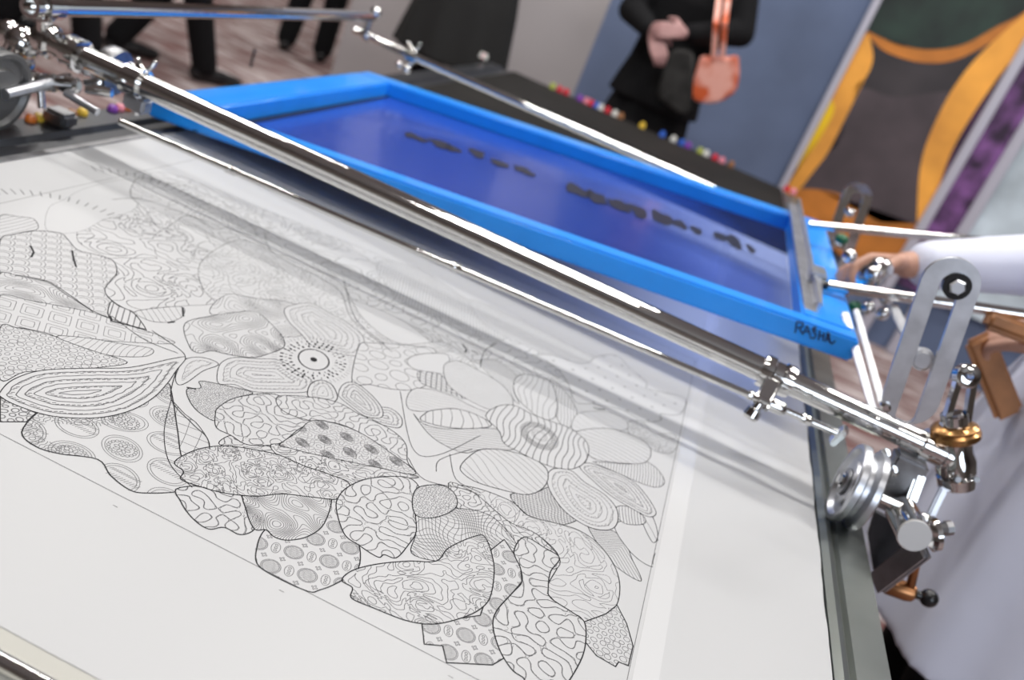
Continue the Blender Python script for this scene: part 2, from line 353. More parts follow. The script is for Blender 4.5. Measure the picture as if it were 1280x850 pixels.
# centre background leaves
shape(Z1((560, 290), (480, 310), (365, 295), (300, 280), (240, 290), (200, 260), (180, 160), (300, 125), (400, 110), (500, 100), (600, 200), (620, 260)), 'curls', .0009, lam=.024, w=.0007)
shape(Z1((300, 120), (300, 80), (370, 30), (450, 40), (500, 50), (620, 60), (700, 100), (720, 200), (620, 220), (600, 200), (500, 110), (400, 110)), 'curls', .0007, lam=.03, w=.0006)
shape(Z1((640, 150), (620, 100), (650, 80), (740, 70), (830, 120), (890, 150), (970, 220), (960, 290), (900, 300), (750, 260), (690, 200)), 'rings', .0008, lam=.011, w=.0006)
shape(Z1((330, 425), (325, 370), (345, 330), (400, 310), (500, 315), (590, 320), (650, 350), (690, 380), (740, 410), (725, 460), (600, 465), (480, 460), (400, 430)), 'rings', .0008, lam=.010, w=.0006)
shape(Z1((920, 420), (950, 260), (1000, 245), (1100, 250), (1204, 260), (1290, 280), (1280, 400), (1204, 450), (1100, 450), (1000, 430)), 'pebble', .0009, lam=.026, w=.0009)
shape(Z1((1050, 530), (1100, 540), (1140, 580), (1130, 620), (1060, 610), (1000, 590), (980, 540)), 'rings', .0010, lam=.008, w=.0007)
shape(Z1((860, 470), (880, 430), (930, 420), (1000, 470), (1050, 530), (1050, 575), (980, 570), (920, 530), (870, 490)), 'rings', .0009, lam=.007, w=.0007)
shape(Z1((725, 480), (735, 430), (780, 410), (830, 430), (855, 480), (840, 505), (780, 500)), 'rings', .0011, lam=.008, w=.0005)
shape(Z1((150, 430), (140, 390), (180, 320), (260, 310), (330, 340), (260, 370), (190, 420)), 'rings', .0009, lam=.010, w=.0005)
shape(Z1((190, 450), (250, 445), (245, 415), (320, 425), (480, 465), (400, 490), (320, 540), (312, 590), (240, 550), (200, 500)), 'cells', .0009, lam=.0045, w=.0005)
shape(Z1((100, 490), (180, 560), (240, 610), (290, 700), (230, 740), (140, 780), (60, 700), (70, 600)), 'cross', .0008, lam=.013, w=.0006)
shape(Z1((330, 690), (385, 655), (440, 690), (560, 705), (640, 760), (560, 800), (400, 720)), 'coral', .0009, lam=.012, w=.0006)
shape(Z1((315, 560), (330, 530), (400, 490), (520, 470), (600, 480), (590, 520), (640, 560), (740, 590), (680, 630), (600, 690), (500, 700), (440, 690), (385, 655), (320, 620)), 'coral', .0010, lam=.014, w=.0007)
shape(Z1((600, 480), (740, 485), (860, 510), (950, 560), (1040, 600), (1120, 650), (1160, 700), (1165, 770), (1190, 810), (1080, 760), (1020, 690), (950, 640), (850, 600), (740, 590), (640, 560), (590, 520)), 'coral', .0009, lam=.013, w=.0007)
shape([(338, 560), (350, 556), (395, 569), (462, 583), (522, 596), (500, 600), (462, 606), (430, 612), (400, 600), (360, 580)], 'swirl', .0009, lam=.014, w=.0007)
shape(Z1((600, 695), (680, 640), (740, 590), (840, 600), (950, 640), (1060, 710), (1204, 825), (1000, 790), (760, 740), (640, 710)), 'leafspots', .0009, lam=.0048, w=.00045)
# second flower
shape(Z2((135, 165), (150, 145), (230, 160), (300, 230), (330, 260), (250, 230), (160, 200)), 'cross', .0006, lam=.0065, w=.0013)
shape(Z2((390, 110), (450, 100), (540, 160), (530, 200), (550, 280), (500, 230), (440, 170)), 'hatch', .0006, lam=.0038, w=.0008, ang=.5)
shape(Z2((95, 100), (150, 75), (260, 80), (250, 150), (200, 150), (120, 135)), 'none', .0008)
shape(Z2((700, 320), (680, 180), (740, 230), (785, 300), (780, 350), (740, 380)), 'hatch', .0008, lam=.0042, w=.0006, ang=.2)
shape(Z2((770, 385), (790, 320), (900, 310), (980, 340), (985, 385), (850, 385)), 'stripe', .0006, lam=.012, w=.0003, ang=1.2)
shape(Z2((860, 515), (1000, 525), (1070, 515), (1120, 550), (1145, 600), (1110, 620), (1040, 600), (950, 560), (880, 530)), 'hatch', .0009, lam=.0036, w=.0007, ang=.1)
shape(Z2((245, 160), (250, 115), (310, 105), (400, 150), (480, 200), (525, 260), (510, 295), (440, 305), (340, 260), (270, 210)), 'stripe', .0008, lam=.0055, w=.00035, ang=2.0)
shape(Z2((90, 270), (110, 225), (160, 215), (260, 240), (360, 290), (430, 320), (420, 345), (300, 305), (200, 310), (110, 305)), 'stripe', .0008, lam=.0060, w=.0003, ang=2.0)
shape(Z2((120, 320), (160, 360), (240, 380), (330, 380), (450, 380), (480, 410), (530, 465), (400, 465), (330, 480), (250, 450), (180, 400)), 'hatch', .0008, lam=.0045, w=.0006, ang=2.2)
shape(Z2((150, 345), (165, 320), (200, 305), (300, 300), (400, 335), (435, 370), (330, 380), (230, 370)), 'stripe', .0010, lam=.010, w=.0009, ang=.4)
shape(Z2((780, 400), (850, 380), (950, 385), (1060, 430), (1090, 480), (1060, 520), (960, 520), (850, 500), (825, 450)), 'stripe', .0009, lam=.0090, w=.0007, ang=1.5)
shape([(735, 655), (775, 670), (790, 700), (801, 727), (770, 709), (750, 685)], 'vee', .0008, lam=.009, w=.0006)
shape([(768, 660), (785, 650), (805, 655), (822, 675), (816, 700), (814, 709), (790, 693)], 'none', .0008)
shape([(800, 645), (812, 640), (822, 668), (815, 678)], 'stripe', .0008, lam=.009, w=.0006, ang=.5)
shape(Z2((950, 700), (1000, 700), (1060, 740), (1060, 770), (990, 770), (950, 740)), 'hatch', .0008, lam=.0036, w=.0007, ang=.2)
shape(Z2((830, 520), (910, 545), (1000, 585), (1060, 640), (1110, 720), (1080, 740), (1000, 700), (920, 650), (850, 590), (800, 540)), 'rings', .0010, lam=.008, w=.0008)
shape(Z2((515, 650), (620, 640), (670, 620), (690, 650), (740, 710), (790, 750), (720, 775), (640, 765), (570, 720)), 'cross', .0009, lam=.0036, w=.0006)
shape(Z2((665, 580), (690, 545), (760, 550), (820, 600), (900, 650), (950, 710), (950, 770), (910, 795), (830, 780), (740, 720), (680, 640)), 'rings', .0010, lam=.010, w=.0006)
shape(Z2((310, 540), (340, 500), (400, 465), (500, 470), (600, 500), (660, 540), (668, 590), (640, 630), (580, 650), (480, 630), (380, 600), (330, 570)), 'stripe', .0010, lam=.0095, w=.0006, ang=1.1)
shape(Z2((540, 250), (530, 190), (560, 160), (620, 165), (680, 190), (705, 260), (700, 330), (650, 345), (600, 310)), 'stripe', .0010, lam=.0085, w=.0008, ang=.15)
shape(Z2((415, 330), (460, 290), (530, 285), (600, 320), (680, 350), (760, 380), (830, 440), (825, 510), (770, 545), (700, 540), (640, 520), (560, 480), (490, 440), (470, 390)), 'stripe', .0010, lam=.0078, w=.0013, ang=.05)
# left foreground
shape([(0, 497), (16, 505), (45, 517), (33, 528), (0, 528)], 'cells', .0012, lam=.008, w=.0010, sharp=True)
shape([(209, 480), (215, 495), (222, 540), (228, 575), (250, 605), (225, 615), (180, 617), (160, 612), (138, 595), (122, 575), (75, 568), (45, 559), (27, 541), (50, 515), (75, 520), (120, 523), (160, 515), (190, 499)], 'paisley', .0012, lam=.030, w=.0006)
shape([(0, 491), (15, 476), (50, 464), (105, 461), (162, 460), (215, 449), (232, 448), (220, 464), (209, 480), (190, 499), (160, 515), (120, 523), (75, 522), (45, 516), (15, 505), (0, 496)], 'rings', .0010, lam=.0095, w=.0010)
shape([(330, 664), (322, 680), (321, 705), (345, 722), (385, 740), (400, 738), (420, 730), (447, 712), (448, 680), (430, 660), (425, 610), (410, 612), (390, 640), (340, 660)], 'disc', .0011, lam=.0225, w=.00055)
shape([(225, 610), (226, 628), (240, 648), (260, 662), (280, 660), (300, 669), (318, 662), (322, 640), (310, 610)], 'coral', .0011, lam=.014, w=.0008)
shape([(308, 612), (308, 640), (318, 662), (332, 663), (343, 672), (360, 676), (385, 671), (405, 655), (413, 620), (380, 612)], 'curls', .0011, lam=.018, w=.0006)
shape([(218, 578), (245, 563), (280, 558), (320, 563), (350, 570), (380, 583), (410, 593), (437, 606), (424, 624), (390, 622), (352, 618), (320, 621), (280, 617), (250, 609), (226, 600), (229, 590)], 'swirl', .0011, lam=.010, w=.0006)
# right foreground
shape([(565, 606), (600, 612), (640, 628), (660, 645), (700, 656), (722, 663), (745, 678), (765, 703), (774, 728), (772, 753), (760, 767), (729, 778), (687, 746), (685, 731), (699, 698), (670, 668), (640, 655), (620, 640), (590, 615)], 'swirl', .0010, lam=.018, w=.0005)
shape([(771, 757), (783, 780), (791, 808), (785, 833), (773, 828), (769, 834), (745, 820), (732, 804), (730, 778), (757, 768)], 'cells', .0011, lam=.008, w=.0006, sharp=True)
shape([(560, 605), (590, 615), (620, 640), (640, 655), (670, 668), (699, 698), (690, 712), (655, 690), (640, 690), (620, 680), (580, 650)], 'coral', .0008, lam=.010, w=.0007)
shape([(516, 630), (560, 635), (600, 640), (625, 655), (650, 690), (652, 728), (630, 740), (600, 700), (555, 699), (545, 702), (514, 692), (520, 665)], 'hairs', .0008, lam=.008, w=.0006)
shape([(611, 690), (630, 675), (650, 705), (652, 728), (640, 742), (620, 765), (616, 785), (632, 822), (615, 832), (558, 829), (553, 808), (530, 806), (527, 780), (600, 770), (617, 720)], 'disc', .0011, lam=.0225, w=.00055, sharp=True)
shape([(655, 672), (680, 685), (699, 698), (688, 715), (685, 735), (688, 748), (715, 766), (730, 778), (732, 800), (727, 823), (712, 850), (700, 862), (660, 856), (654, 848), (640, 838), (625, 815), (616, 785), (620, 765), (640, 742), (652, 728), (650, 710), (642, 690)], 'coral', .0012, lam=.0165, w=.0009)
shape([(427, 726), (440, 714), (470, 706), (510, 702), (545, 702), (560, 686), (590, 672), (606, 672), (616, 700), (617, 722), (612, 748), (600, 762), (580, 772), (550, 780), (525, 780), (500, 774), (465, 760), (445, 752), (438, 746), (440, 735)], 'swirl', .0011, lam=.013, w=.0006)
shape([(420, 636), (424, 620), (437, 608), (460, 599), (495, 596), (515, 600), (525, 615), (519, 640), (520, 665), (510, 682), (495, 698), (480, 694), (472, 697), (448, 682), (430, 668)], 'coral', .0011, lam=.0145, w=.0008)
shape([(515, 628), (520, 612), (535, 607), (555, 608), (568, 618), (571, 632), (560, 642), (540, 648), (520, 645)], 'cells', .0011, lam=.0055, w=.0006)

SEG = [[], []]  # fine, strong : (ax, ay, bx, by, w)
def addseg(A, w, strong=0):
    if len(A): SEG[strong].append(np.column_stack([A, np.full(len(A), w)]))
def waves(lam, n=9, spread=.12):
    th = (np.arange(n)+rng.uniform(-.25, .25, n))*math.pi/n+rng.uniform(0, 3); ph = rng.uniform(0, 2*math.pi, n); k = 2*math.pi/lam*(1+rng.uniform(-spread, spread, n))
    return lambda X, Y: sum(np.cos(k[i]*(X*math.cos(th[i])+Y*math.sin(th[i]))+ph[i]) for i in range(n))/math.sqrt(n/2)
def contour(fn, bb, step, level=0.0):
    x0, y0, x1, y1 = bb; nx = max(4, int((x1-x0)/step)+2); ny = max(4, int((y1-y0)/step)+2)
    xs_ = x0+np.arange(nx)*step; ys_ = y0+np.arange(ny)*step; X, Y = np.meshgrid(xs_, ys_); V = fn(X, Y)-level
    a, b_, c, d = V[:-1, :-1], V[:-1, 1:], V[1:, 1:], V[1:, :-1]; Xc, Yc = X[:-1, :-1], Y[:-1, :-1]
    def cr(p, q): return (p > 0) != (q > 0), p/np.where(np.abs(p-q) < 1e-12, 1, p-q)
    e0, t0 = cr(a, b_); e1, t1 = cr(b_, c); e2, t2 = cr(d, c); e3, t3 = cr(a, d)
    pts = [(Xc+t0*step, Yc), (Xc+step, Yc+t1*step), (Xc+t2*step, Yc+step), (Xc, Yc+t3*step)]; es = [e0, e1, e2, e3]; out = []
    four = e0 & e1 & e2 & e3
    for i in range(4):
        for j in range(i+1, 4):
            m_ = es[i] & es[j] & ~four
            if m_.any(): out.append(np.column_stack([pts[i][0][m_], pts[i][1][m_], pts[j][0][m_], pts[j][1][m_]]))
    for i, j in ((0, 1), (2, 3)):
        if four.any(): out.append(np.column_stack([pts[i][0][four], pts[i][1][four], pts[j][0][four], pts[j][1][four]]))
    return np.vstack(out) if out else np.zeros((0, 4))
def poly_seg(P, closed=True):
    P = np.array(P); Q = np.roll(P, -1, 0) if closed else P[1:]; A = P if closed else P[:-1]; return np.hstack([A, Q])
def ell(cx, cy, a, b_, rot=0, n=20):
    t = np.linspace(0, 2*math.pi, n, endpoint=False); x = a*np.cos(t); y = b_*np.sin(t)
    return np.column_stack([cx+x*math.cos(rot)-y*math.sin(rot), cy+x*math.sin(rot)+y*math.cos(rot)])
def edge_dist(P, X, Y):
    A = np.array(P); B = np.roll(A, -1, 0); D = np.full(X.shape, 9.)
    for (ax, ay), (bx, by) in zip(A, B):
        dx, dy = bx-ax, by-ay; t = np.clip(((X-ax)*dx+(Y-ay)*dy)/(dx*dx+dy*dy+1e-12), 0, 1); D = np.minimum(D, np.hypot(X-ax-t*dx, Y-ay-t*dy))
    return D
def fill(P, kind, lam=.01, w=.0005, ang=0, r=.003):
    A = np.array(P); bb = (*A.min(0), *A.max(0)); cx, cy = A.mean(0); out = []
    rot = lambda X, Y, a: X*math.cos(a)+Y*math.sin(a)
    if kind == 'coral':
        f = waves(lam*1.02, 14, .05); out += [contour(f, bb, lam/12, -.04)]; c_ = contour(f, bb, lam/12, .20); FR.append(c_[rng.random(len(c_)) < .6])
    elif kind == 'swirl':
        f = waves(lam*3, 9, .5); g_ = waves(lam*.9, 6, .3); out += [contour(lambda X, Y: np.sin(f(X, Y)*7.0)+.55*g_(X, Y), bb, lam/8)]
    elif kind == 'curls':
        f = waves(lam*2.2, 8, .3); out += [contour(lambda X, Y: np.sin(f(X, Y)*9), bb, lam/16)]
    elif kind == 'hairs':
        f = waves(lam*6, 6, .3); out += [contour(lambda X, Y: np.sin(2*math.pi*(X*.9+Y*.6)/lam+3*f(X, Y)), bb, lam/9), contour(lambda X, Y: np.sin(2*math.pi*(X*.3-Y)/lam/1.5+3*f(Y, X)), bb, lam/9)]
    elif kind in ('stripe', 'hatch'):
        f = waves(lam*9, 6, .4); amp = .9 if kind == 'stripe' else .25; out += [contour(lambda X, Y: np.sin(math.pi*rot(X, Y, ang)/lam+amp*f(X, Y)), bb, lam/5)]
    elif kind == 'cross':
        f = waves(lam*9, 6, .4)
        for a_ in (.35, 1.75): out += [contour(lambda X, Y: np.sin(math.pi*rot(X, Y, a_)/lam+.5*f(X, Y)), bb, lam/5)]
    elif kind == 'diamond':
        for v in (.35, .75): out += [contour(lambda X, Y: np.minimum(np.abs(np.sin(math.pi*rot(X, Y, .55)/lam)), np.abs(np.sin(math.pi*rot(X, Y, 1.95)/lam)))-v, bb, lam/10)]
    elif kind == 'scales':
        xs_ = np.arange(bb[0], bb[2], lam); ys_ = np.arange(bb[1], bb[3], lam*.62)
        for j, yy in enumerate(ys_):
            for xx in xs_:
                for q in (1, .6):
                    e_ = ell(xx+(j % 2)*lam/2, yy, lam*.48*q, lam*.5*q, 0, 16)[:9]; out.append(poly_seg(e_, False))
    elif kind == 'cells' or kind == 'pebble':
        n = max(12, int((bb[2]-bb[0])*(bb[3]-bb[1])/(lam*lam)*1.0)); S = []
        xs_ = np.arange(bb[0], bb[2], lam); ys_ = np.arange(bb[1], bb[3], lam*.87)
        for j, yy in enumerate(ys_):
            for xx in xs_:
                rr = lam*rng.uniform(.30, .48); out.append(poly_seg(ell(xx+(j % 2)*lam/2+rng.uniform(-.1, .1)*lam, yy+rng.uniform(-.1, .1)*lam, rr, rr*rng.uniform(.75, 1), rng.uniform(0, 3), 9 if kind == 'cells' else 16)))
    elif kind == 'rings':
        D = lambda X, Y: edge_dist(P, X, Y); f = waves(lam*1.2, 6, .2)
        out += [contour(lambda X, Y: np.sin(2*math.pi*D(X, Y)/lam/1.3+.2)+.12*f(X, Y), bb, lam/6)]
        # small strokes between the rings
        xs_ = np.arange(bb[0], bb[2], lam*.33); X, Y = np.meshgrid(xs_, np.arange(bb[1], bb[3], lam*.33)); X = X.ravel(); Y = Y.ravel(); d = D(X, Y)
        m_ = (np.abs((d/lam/1.3) % 1-.55) < .12); X, Y = X[m_], Y[m_]; out.append(np.column_stack([X, Y, X+lam*.16, Y+lam*.22]))
    elif kind == 'spots':
        xs_ = np.arange(bb[0], bb[2], lam)
        for j, yy in enumerate(np.arange(bb[1], bb[3], lam*.8)):
            for xx in xs_:
                e_ = ell(xx+(j % 2)*lam/2, yy, r*.5, r*.5, 0, 8); out.append(poly_seg(e_))
    elif kind == 'leafspots':
        out += [contour(waves(lam*1.3, 8, .2), bb, lam/6)]
        for xx in np.arange(bb[0], bb[2], .028):
            for j, yy in enumerate(np.arange(bb[1], bb[3], .022)):
                for q in np.linspace(.1, 1, 8): out.append(poly_seg(ell(xx+(j % 2)*.014, yy, .0085*q, .0055*q, -.4, 12)))
    elif kind == 'vee':
        out += [contour(lambda X, Y: np.sin(2*math.pi*(Y+np.abs(X-cx-.3*(Y-cy)))/lam), bb, lam/8)]
    elif kind == 'paisley':
        k = 0
        for j, yy in enumerate(np.arange(bb[1]+.012, bb[3]+.02, lam*1.15)):
            for xx in np.arange(bb[0]+.01, bb[2]+.02, lam*1.5):
                c0, c1 = xx+(j % 2)*lam*.75, yy; ro = rng.uniform(-.6, .6)
                for q in (1, .85): out.append(poly_seg(ell(c0, c1, lam*.66*q, lam*.50*q, ro, 28)))
                if k % 2:
                    for a_ in np.linspace(0, 2*math.pi, 18, endpoint=False):
                        out.append(poly_seg(ell(c0+lam*.40*math.cos(a_), c1+lam*.30*math.sin(a_), .0016, .0016, 0, 7)))
                    for a_ in np.linspace(0, 2*math.pi, 8, endpoint=False):
                        out.append(poly_seg(ell(c0+lam*.17*math.cos(a_), c1+lam*.14*math.sin(a_), lam*.09, lam*.05, a_, 10)))
                else:
                    for s_ in np.linspace(-.55, .55, 13):
                        out.append(np.array([[c0+s_*lam, c1-lam*.08, c0+s_*lam+.002, c1+lam*.06]])); out.append(np.array([[c0+s_*lam*.8, c1+lam*.18, c0+s_*lam*.8+.002, c1+lam*.28]]))
                k += 1
        f = waves(.006, 8, .1); c_ = contour(f, bb, .0009); mx = (c_[:, 0]+c_[:, 2])/2; my = (c_[:, 1]+c_[:, 3])/2
        d = edge_dist(P, mx, my); c_ = c_[(d < .012) & (mx < cx-.02)]; out.append(c_)
    elif kind == 'disc':
        HT = []; q0 = np.array(px2((338, 708.5))); a1 = np.array(px2((367, 691)))-q0; a2 = np.array(px2((384, 720)))-q0-a1; base = q0+a1*round((cx-q0[0])/.03)
        for i in range(-14, 15):
            for j in range(-14, 15):
                c0, c1 = base+a1*i+a2*j
                if not (bb[0]-.02 < c0 < bb[2]+.02 and bb[1]-.02 < c1 < bb[3]+.02): continue
                rr = lam*.36
                out.append(poly_seg(ell(c0, c1, rr, rr, 0, 24))); out.append(poly_seg(ell(c0, c1, rr*.86, rr*.86, 0, 24)))
                for s_ in np.linspace(-.72, .72, 7):
                    hw = math.sqrt(1-s_*s_)*rr*.84; t = np.linspace(-1, 1, 9); HT.append(poly_seg(np.column_stack([c0+t*hw, c1+s_*rr*.84+.0006*np.sin(t*7+s_*3)]), False))
                m0, m1 = c0+(a1[0]+a2[0])*.5, c1+(a1[1]+a2[1])*.5
                out.append(poly_seg(ell(m0, m1, rr*.46, rr*.80, .3, 18)))
                for s_ in (-.45, 0, .45): out.append(poly_seg(ell(m0-s_*rr*.25, m1+s_*rr*.9, rr*.15, rr*.15, 0, 8)))
                for m0, m1 in ((c0+(a2[0])*.5, c1+(a2[1])*.5), (c0+(a1[0])*.5, c1+(a1[1])*.5)):
                 t = np.linspace(0, 2*math.pi, 24, endpoint=False); q = rr*(.22+.10*np.cos(4*t)); out.append(poly_seg(np.column_stack([m0+q*np.cos(t), m1+q*np.sin(t)])))
    if kind == 'coral': DISC.append(FR.pop())
    if kind == 'disc': DISC.append(np.vstack(HT))
    return (np.vstack(out) if out else np.zeros((0, 4))), w
DISC = []; FR = []
BORD = (-.7265, .574, .1235, 1.47)
for i, (P, kind, ow, k) in enumerate(SHAPES):
    above = [s[0] for s in SHAPES[i+1:]]
    def vis(S, own):
        mx = (S[:, 0]+S[:, 2])/2; my = (S[:, 1]+S[:, 3])/2; keep = np.ones(len(S), bool) & (mx > BORD[0]) & (mx < BORD[2]+.001) & (my > BORD[1]-.002)
        if own: keep &= inside(P, mx, my)
        for Q in above:
            a_ = np.array(Q); near = (mx > a_[:, 0].min()) & (mx < a_[:, 0].max()) & (my > a_[:, 1].min()) & (my < a_[:, 1].max()) & keep
            if near.any(): idx = np.where(near)[0]; keep[idx[inside(Q, mx[idx], my[idx])]] = False
        return S[keep]
    if kind != 'none':
        S, w = fill(P, kind, **k)
        glare_fade = max(.55, min(1.0, 1.12-.75*(np.mean([p[1] for p in P])-.62)))  # farther fills drawn thinner, standing in for glare and blur on the sheet
        if len(S): addseg(vis(S, True), w*glare_fade)
        if kind == 'coral': addseg(vis(DISC[-1], True), .00045*glare_fade)
        if kind == 'disc': addseg(vis(DISC[-1], True), .00038)
    ow *= max(.62, min(1.0, 1.1-.55*(np.mean([p[1] for p in P])-.62)))  # outlines thinned the same way, washed-out glare put into their width
    A = np.array(P); dense = []
    for a_, b_ in zip(A, np.roll(A, -1, 0)):
        n = max(1, int(np.hypot(*(b_-a_))/.002)); t = np.linspace(0, 1, n+1)[:-1, None]; dense.append(a_+(b_-a_)*t)
    addseg(vis(poly_seg(np.vstack(dense)), False), ow, 1)
# flower eye one: rings of dashes round a dark ellipse
c = np.array(px2((392, 450)))
for q in np.linspace(.02, .2, 5): addseg(poly_seg(ell(c[0], c[1], .016*q, .022*q, .3)), .0014, 1)
addseg(poly_seg(ell(c[0], c[1], .0172, .0240, .3, 40)), .0016, 1)
for rr, n, L in ((1.35, 26, .003), (1.62, 30, .004), (1.88, 34, .0035)):
    for a_ in np.linspace(0, 2*math.pi, n, endpoint=False):
        a2 = a_+rng.uniform(-.05, .05); u = np.array([math.cos(a2)*.0172, math.sin(a2)*.0240]); p = c+u*rr; q = c+u*(rr+.13); addseg(np.array([[*p, *q]]), rng.choice([.0008, .0018, .0022]), 1)
for a_ in np.linspace(0, 2*math.pi, 60, endpoint=False):
    u = np.array([math.cos(a_)*.0172, math.sin(a_)*.0240]); addseg(np.array([[*(c+u*2.2), *(c+u*2.5)]]), .0005)
# flower eye two
c = np.array(px2((674, 545)))
for q in np.linspace(.62, 1, 9): addseg(poly_seg(ell(c[0], c[1], .024*q, .030*q, .2, 40)), .0005)
for q in (.3, .4): addseg(poly_seg(ell(c[0], c[1], .024*q, .030*q, .2, 30)), .0006)
# ray strokes of the two suns, upper left, and loose dark ticks
for (cx, cy), rr, a0, a1, n in (((68, 290), .10, 1.5, 3.4, 20), ((165, 262), .12, 1.3, 2.6, 16)):
    c = np.array(px2((cx, cy)))
    for a_ in np.linspace(a0, a1, n):
        u = np.array([math.cos(a_), math.sin(a_)]); addseg(np.array([[*(c+u*rr), *(c+u*(rr*1.14))]]), .0013)
for p in ([(578, 431), (583, 438), (581, 441)], [(590, 439), (597, 442)], [(38, 308), (42, 316), (39, 322)], [(90, 314), (92, 325), (95, 334)], [(138, 396), (139, 402), (180, 412)], [(742, 510), (748, 512), (756, 512)], [(210, 404), (218, 403)], [(244, 487), (234, 485)], [(228, 385), (229, 396)]):
    addseg(poly_seg([px2(q) for q in p], False), .0022, 1)
for line, w in ([(220, 464), (214, 500), (240, 530), (258, 547), (262, 562)], .0010), ([(214, 500), (205, 540), (212, 580), (240, 610)], .0008), ([(140, 250), (180, 250), (250, 275), (330, 300)], .0007), ([(500, 490), (515, 560), (545, 570), (600, 545)], .0008), ([(510, 573), (530, 600), (580, 612), (600, 620)], .0008), ([(545, 590), (550, 575), (590, 562)], .0008), ([(562, 568), (570, 600), (600, 616)], .0008), ([(190, 414), (225, 438), (232, 448)], .0010), ([(140, 396), (180, 425), (222, 442)], .0008), ([(430, 352), (445, 400), (480, 430)], .0009), ([(330, 290), (345, 320), (420, 360), (440, 400), (490, 440)], .0007), ([(620, 430), (605, 440), (600, 460)], .0010):
    addseg(poly_seg([px2(q) for q in sm(line, False)], False), w, 1)
# thin border rule of the print
x0, y0, x1, y1 = BORD
for a_, b_ in (((x0, y0), (x1, y0)), ((x1, y0), (x1, y1)), ((x1, y1), (x0, y1)), ((x0, y1), (x0, y0))):
    addseg(np.array([[*a_, *b_]]), .0007)
for x_, y_ in ((141, 632), (349, 738), (560, 845)):
    p = px2((x_, y_)); addseg(np.array([[p[0], p[1], p[0]+.004, p[1]]]), .0006)
def ribbons(name, S, M, z):
    S = np.vstack(S); d = S[:, 2:4]-S[:, 0:2]; L = np.hypot(d[:, 0], d[:, 1]); k = L > 1e-6; S, d, L = S[k], d[k], L[k]
    u = d/L[:, None]; n = np.column_stack([-u[:, 1], u[:, 0]])*(S[:, 4:5]/2); e_ = u*(S[:, 4:5]*.30)
    a, b_ = S[:, 0:2]-e_, S[:, 2:4]+e_; N = len(S); V = np.zeros((N, 4, 3), np.float32)
    V[:, 0, :2] = a-n; V[:, 1, :2] = b_-n; V[:, 2, :2] = b_+n; V[:, 3, :2] = a+n; V[:, :, 2] = z+(np.arange(N) % 7)[:, None]*2e-6
    me = bpy.data.meshes.new(name); me.vertices.add(N*4); me.vertices.foreach_set('co', V.ravel())
    me.loops.add(N*4); me.loops.foreach_set('vertex_index', np.arange(N*4, dtype=np.int32)); me.polygons.add(N)
    me.polygons.foreach_set('loop_start', np.arange(0, N*4, 4, dtype=np.int32)); me.update(calc_edges=True); me.validate()
    print(name, N); return link(name, me, M, art)
ribbons('fine_pattern_lines', SEG[0], INKF, ZI); ribbons('outline_lines', SEG[1], INK, ZI+.0001)
# clear tape running along the right of the print
bm = BM(); box(bm, (.1275, PB, TOP+.0005), (.1500, sheetY, TOP+.00072)); t_ = obj('clear_tape', bm, TAPE)
tag(t_, 'long glossy clear tape strip along the right side of the print', 'tape')

# ================================================================== BLUE SCREEN FRAME
TA = R(5.43); SX0, SY0, SW, SL, SZ = -.776, 1.4375, 1.015, .813, .020; TT = .036
ex = Vector((math.cos(TA), 0, math.sin(TA))); en = Vector((-math.sin(TA), 0, math.cos(TA))); ey = Vector((0, 1, 0)); so_ = H(SX0, SY0, SZ)
def S3(u, v, w): return so_ + ex*u + ey*v + en*w
scr = root('printing_screen', S3(SW/2, SL/2, 0), 'large blue framed printing screen tilted up above the far half of the table', 'screen')
LB, RB, FB, BB = .085, .085, .042, .060
def fbar(u0, u1, v0, v1):
    bm = BM(); obox(bm, S3((u0+u1)/2, (v0+v1)/2, TT/2), ex*(u1-u0)/2, ey*(v1-v0)/2, en*TT/2); bev(bm, .004, 3); return obj('frame_bar', bm, BLUE, scr, angle=40)
fbar(-LB, SW+RB, -FB, 0); fbar(-LB, SW+RB, SL, SL+BB); fbar(-LB, 0, 0, SL); fbar(SW, SW+RB, 0, SL)
M_mesh = bpy.data.materials.new('blue_emulsion_mesh'); M_mesh.use_nodes = True; nt = M_mesh.node_tree; N = nt.nodes; b = N['Principled BSDF']
b.inputs['Base Color'].default_value = (.018, .060, .38, 1); b.inputs['Roughness'].default_value = .22; b.inputs['Coat Weight'].default_value = .2
tr = N.new('ShaderNodeBsdfTransparent'); tr.inputs['Color'].default_value = (.66, .74, .98, 1)
mx = N.new('ShaderNodeMixShader'); tc = N.new('ShaderNodeTexCoord'); sp = N.new('ShaderNodeSeparateXYZ')
nz = N.new('ShaderNodeTexNoise'); nz.inputs['Scale'].default_value = 2.2; nz.inputs['Detail'].default_value = 3
mr = N.new('ShaderNodeMapRange'); mr.inputs['From Min'].default_value = .35; mr.inputs['From Max'].default_value = .88; mr.inputs['To Min'].default_value = .05; mr.inputs['To Max'].default_value = .92
ad = N.new('ShaderNodeMath'); ad.operation = 'MULTIPLY_ADD'; ad.inputs[1].default_value = .9; 
nt.links.new(tc.outputs['Generated'], sp.inputs[0]); nt.links.new(tc.outputs['Generated'], nz.inputs['Vector'])
nt.links.new(nz.outputs['Fac'], ad.inputs[0]); ad.inputs[1].default_value = .35
sub = N.new('ShaderNodeMath'); sub.operation = 'SUBTRACT'; nt.links.new(sp.outputs['X'], sub.inputs[0]); sub.inputs[1].default_value = .175; nt.links.new(sub.outputs[0], ad.inputs[2])
nt.links.new(ad.outputs[0], mr.inputs['Value']); nt.links.new(mr.outputs[0], mx.inputs['Fac']); nt.links.new(b.outputs[0], mx.inputs[1]); nt.links.new(tr.outputs[0], mx.inputs[2])
nt.links.new(mx.outputs[0], N['Material Output'].inputs['Surface'])
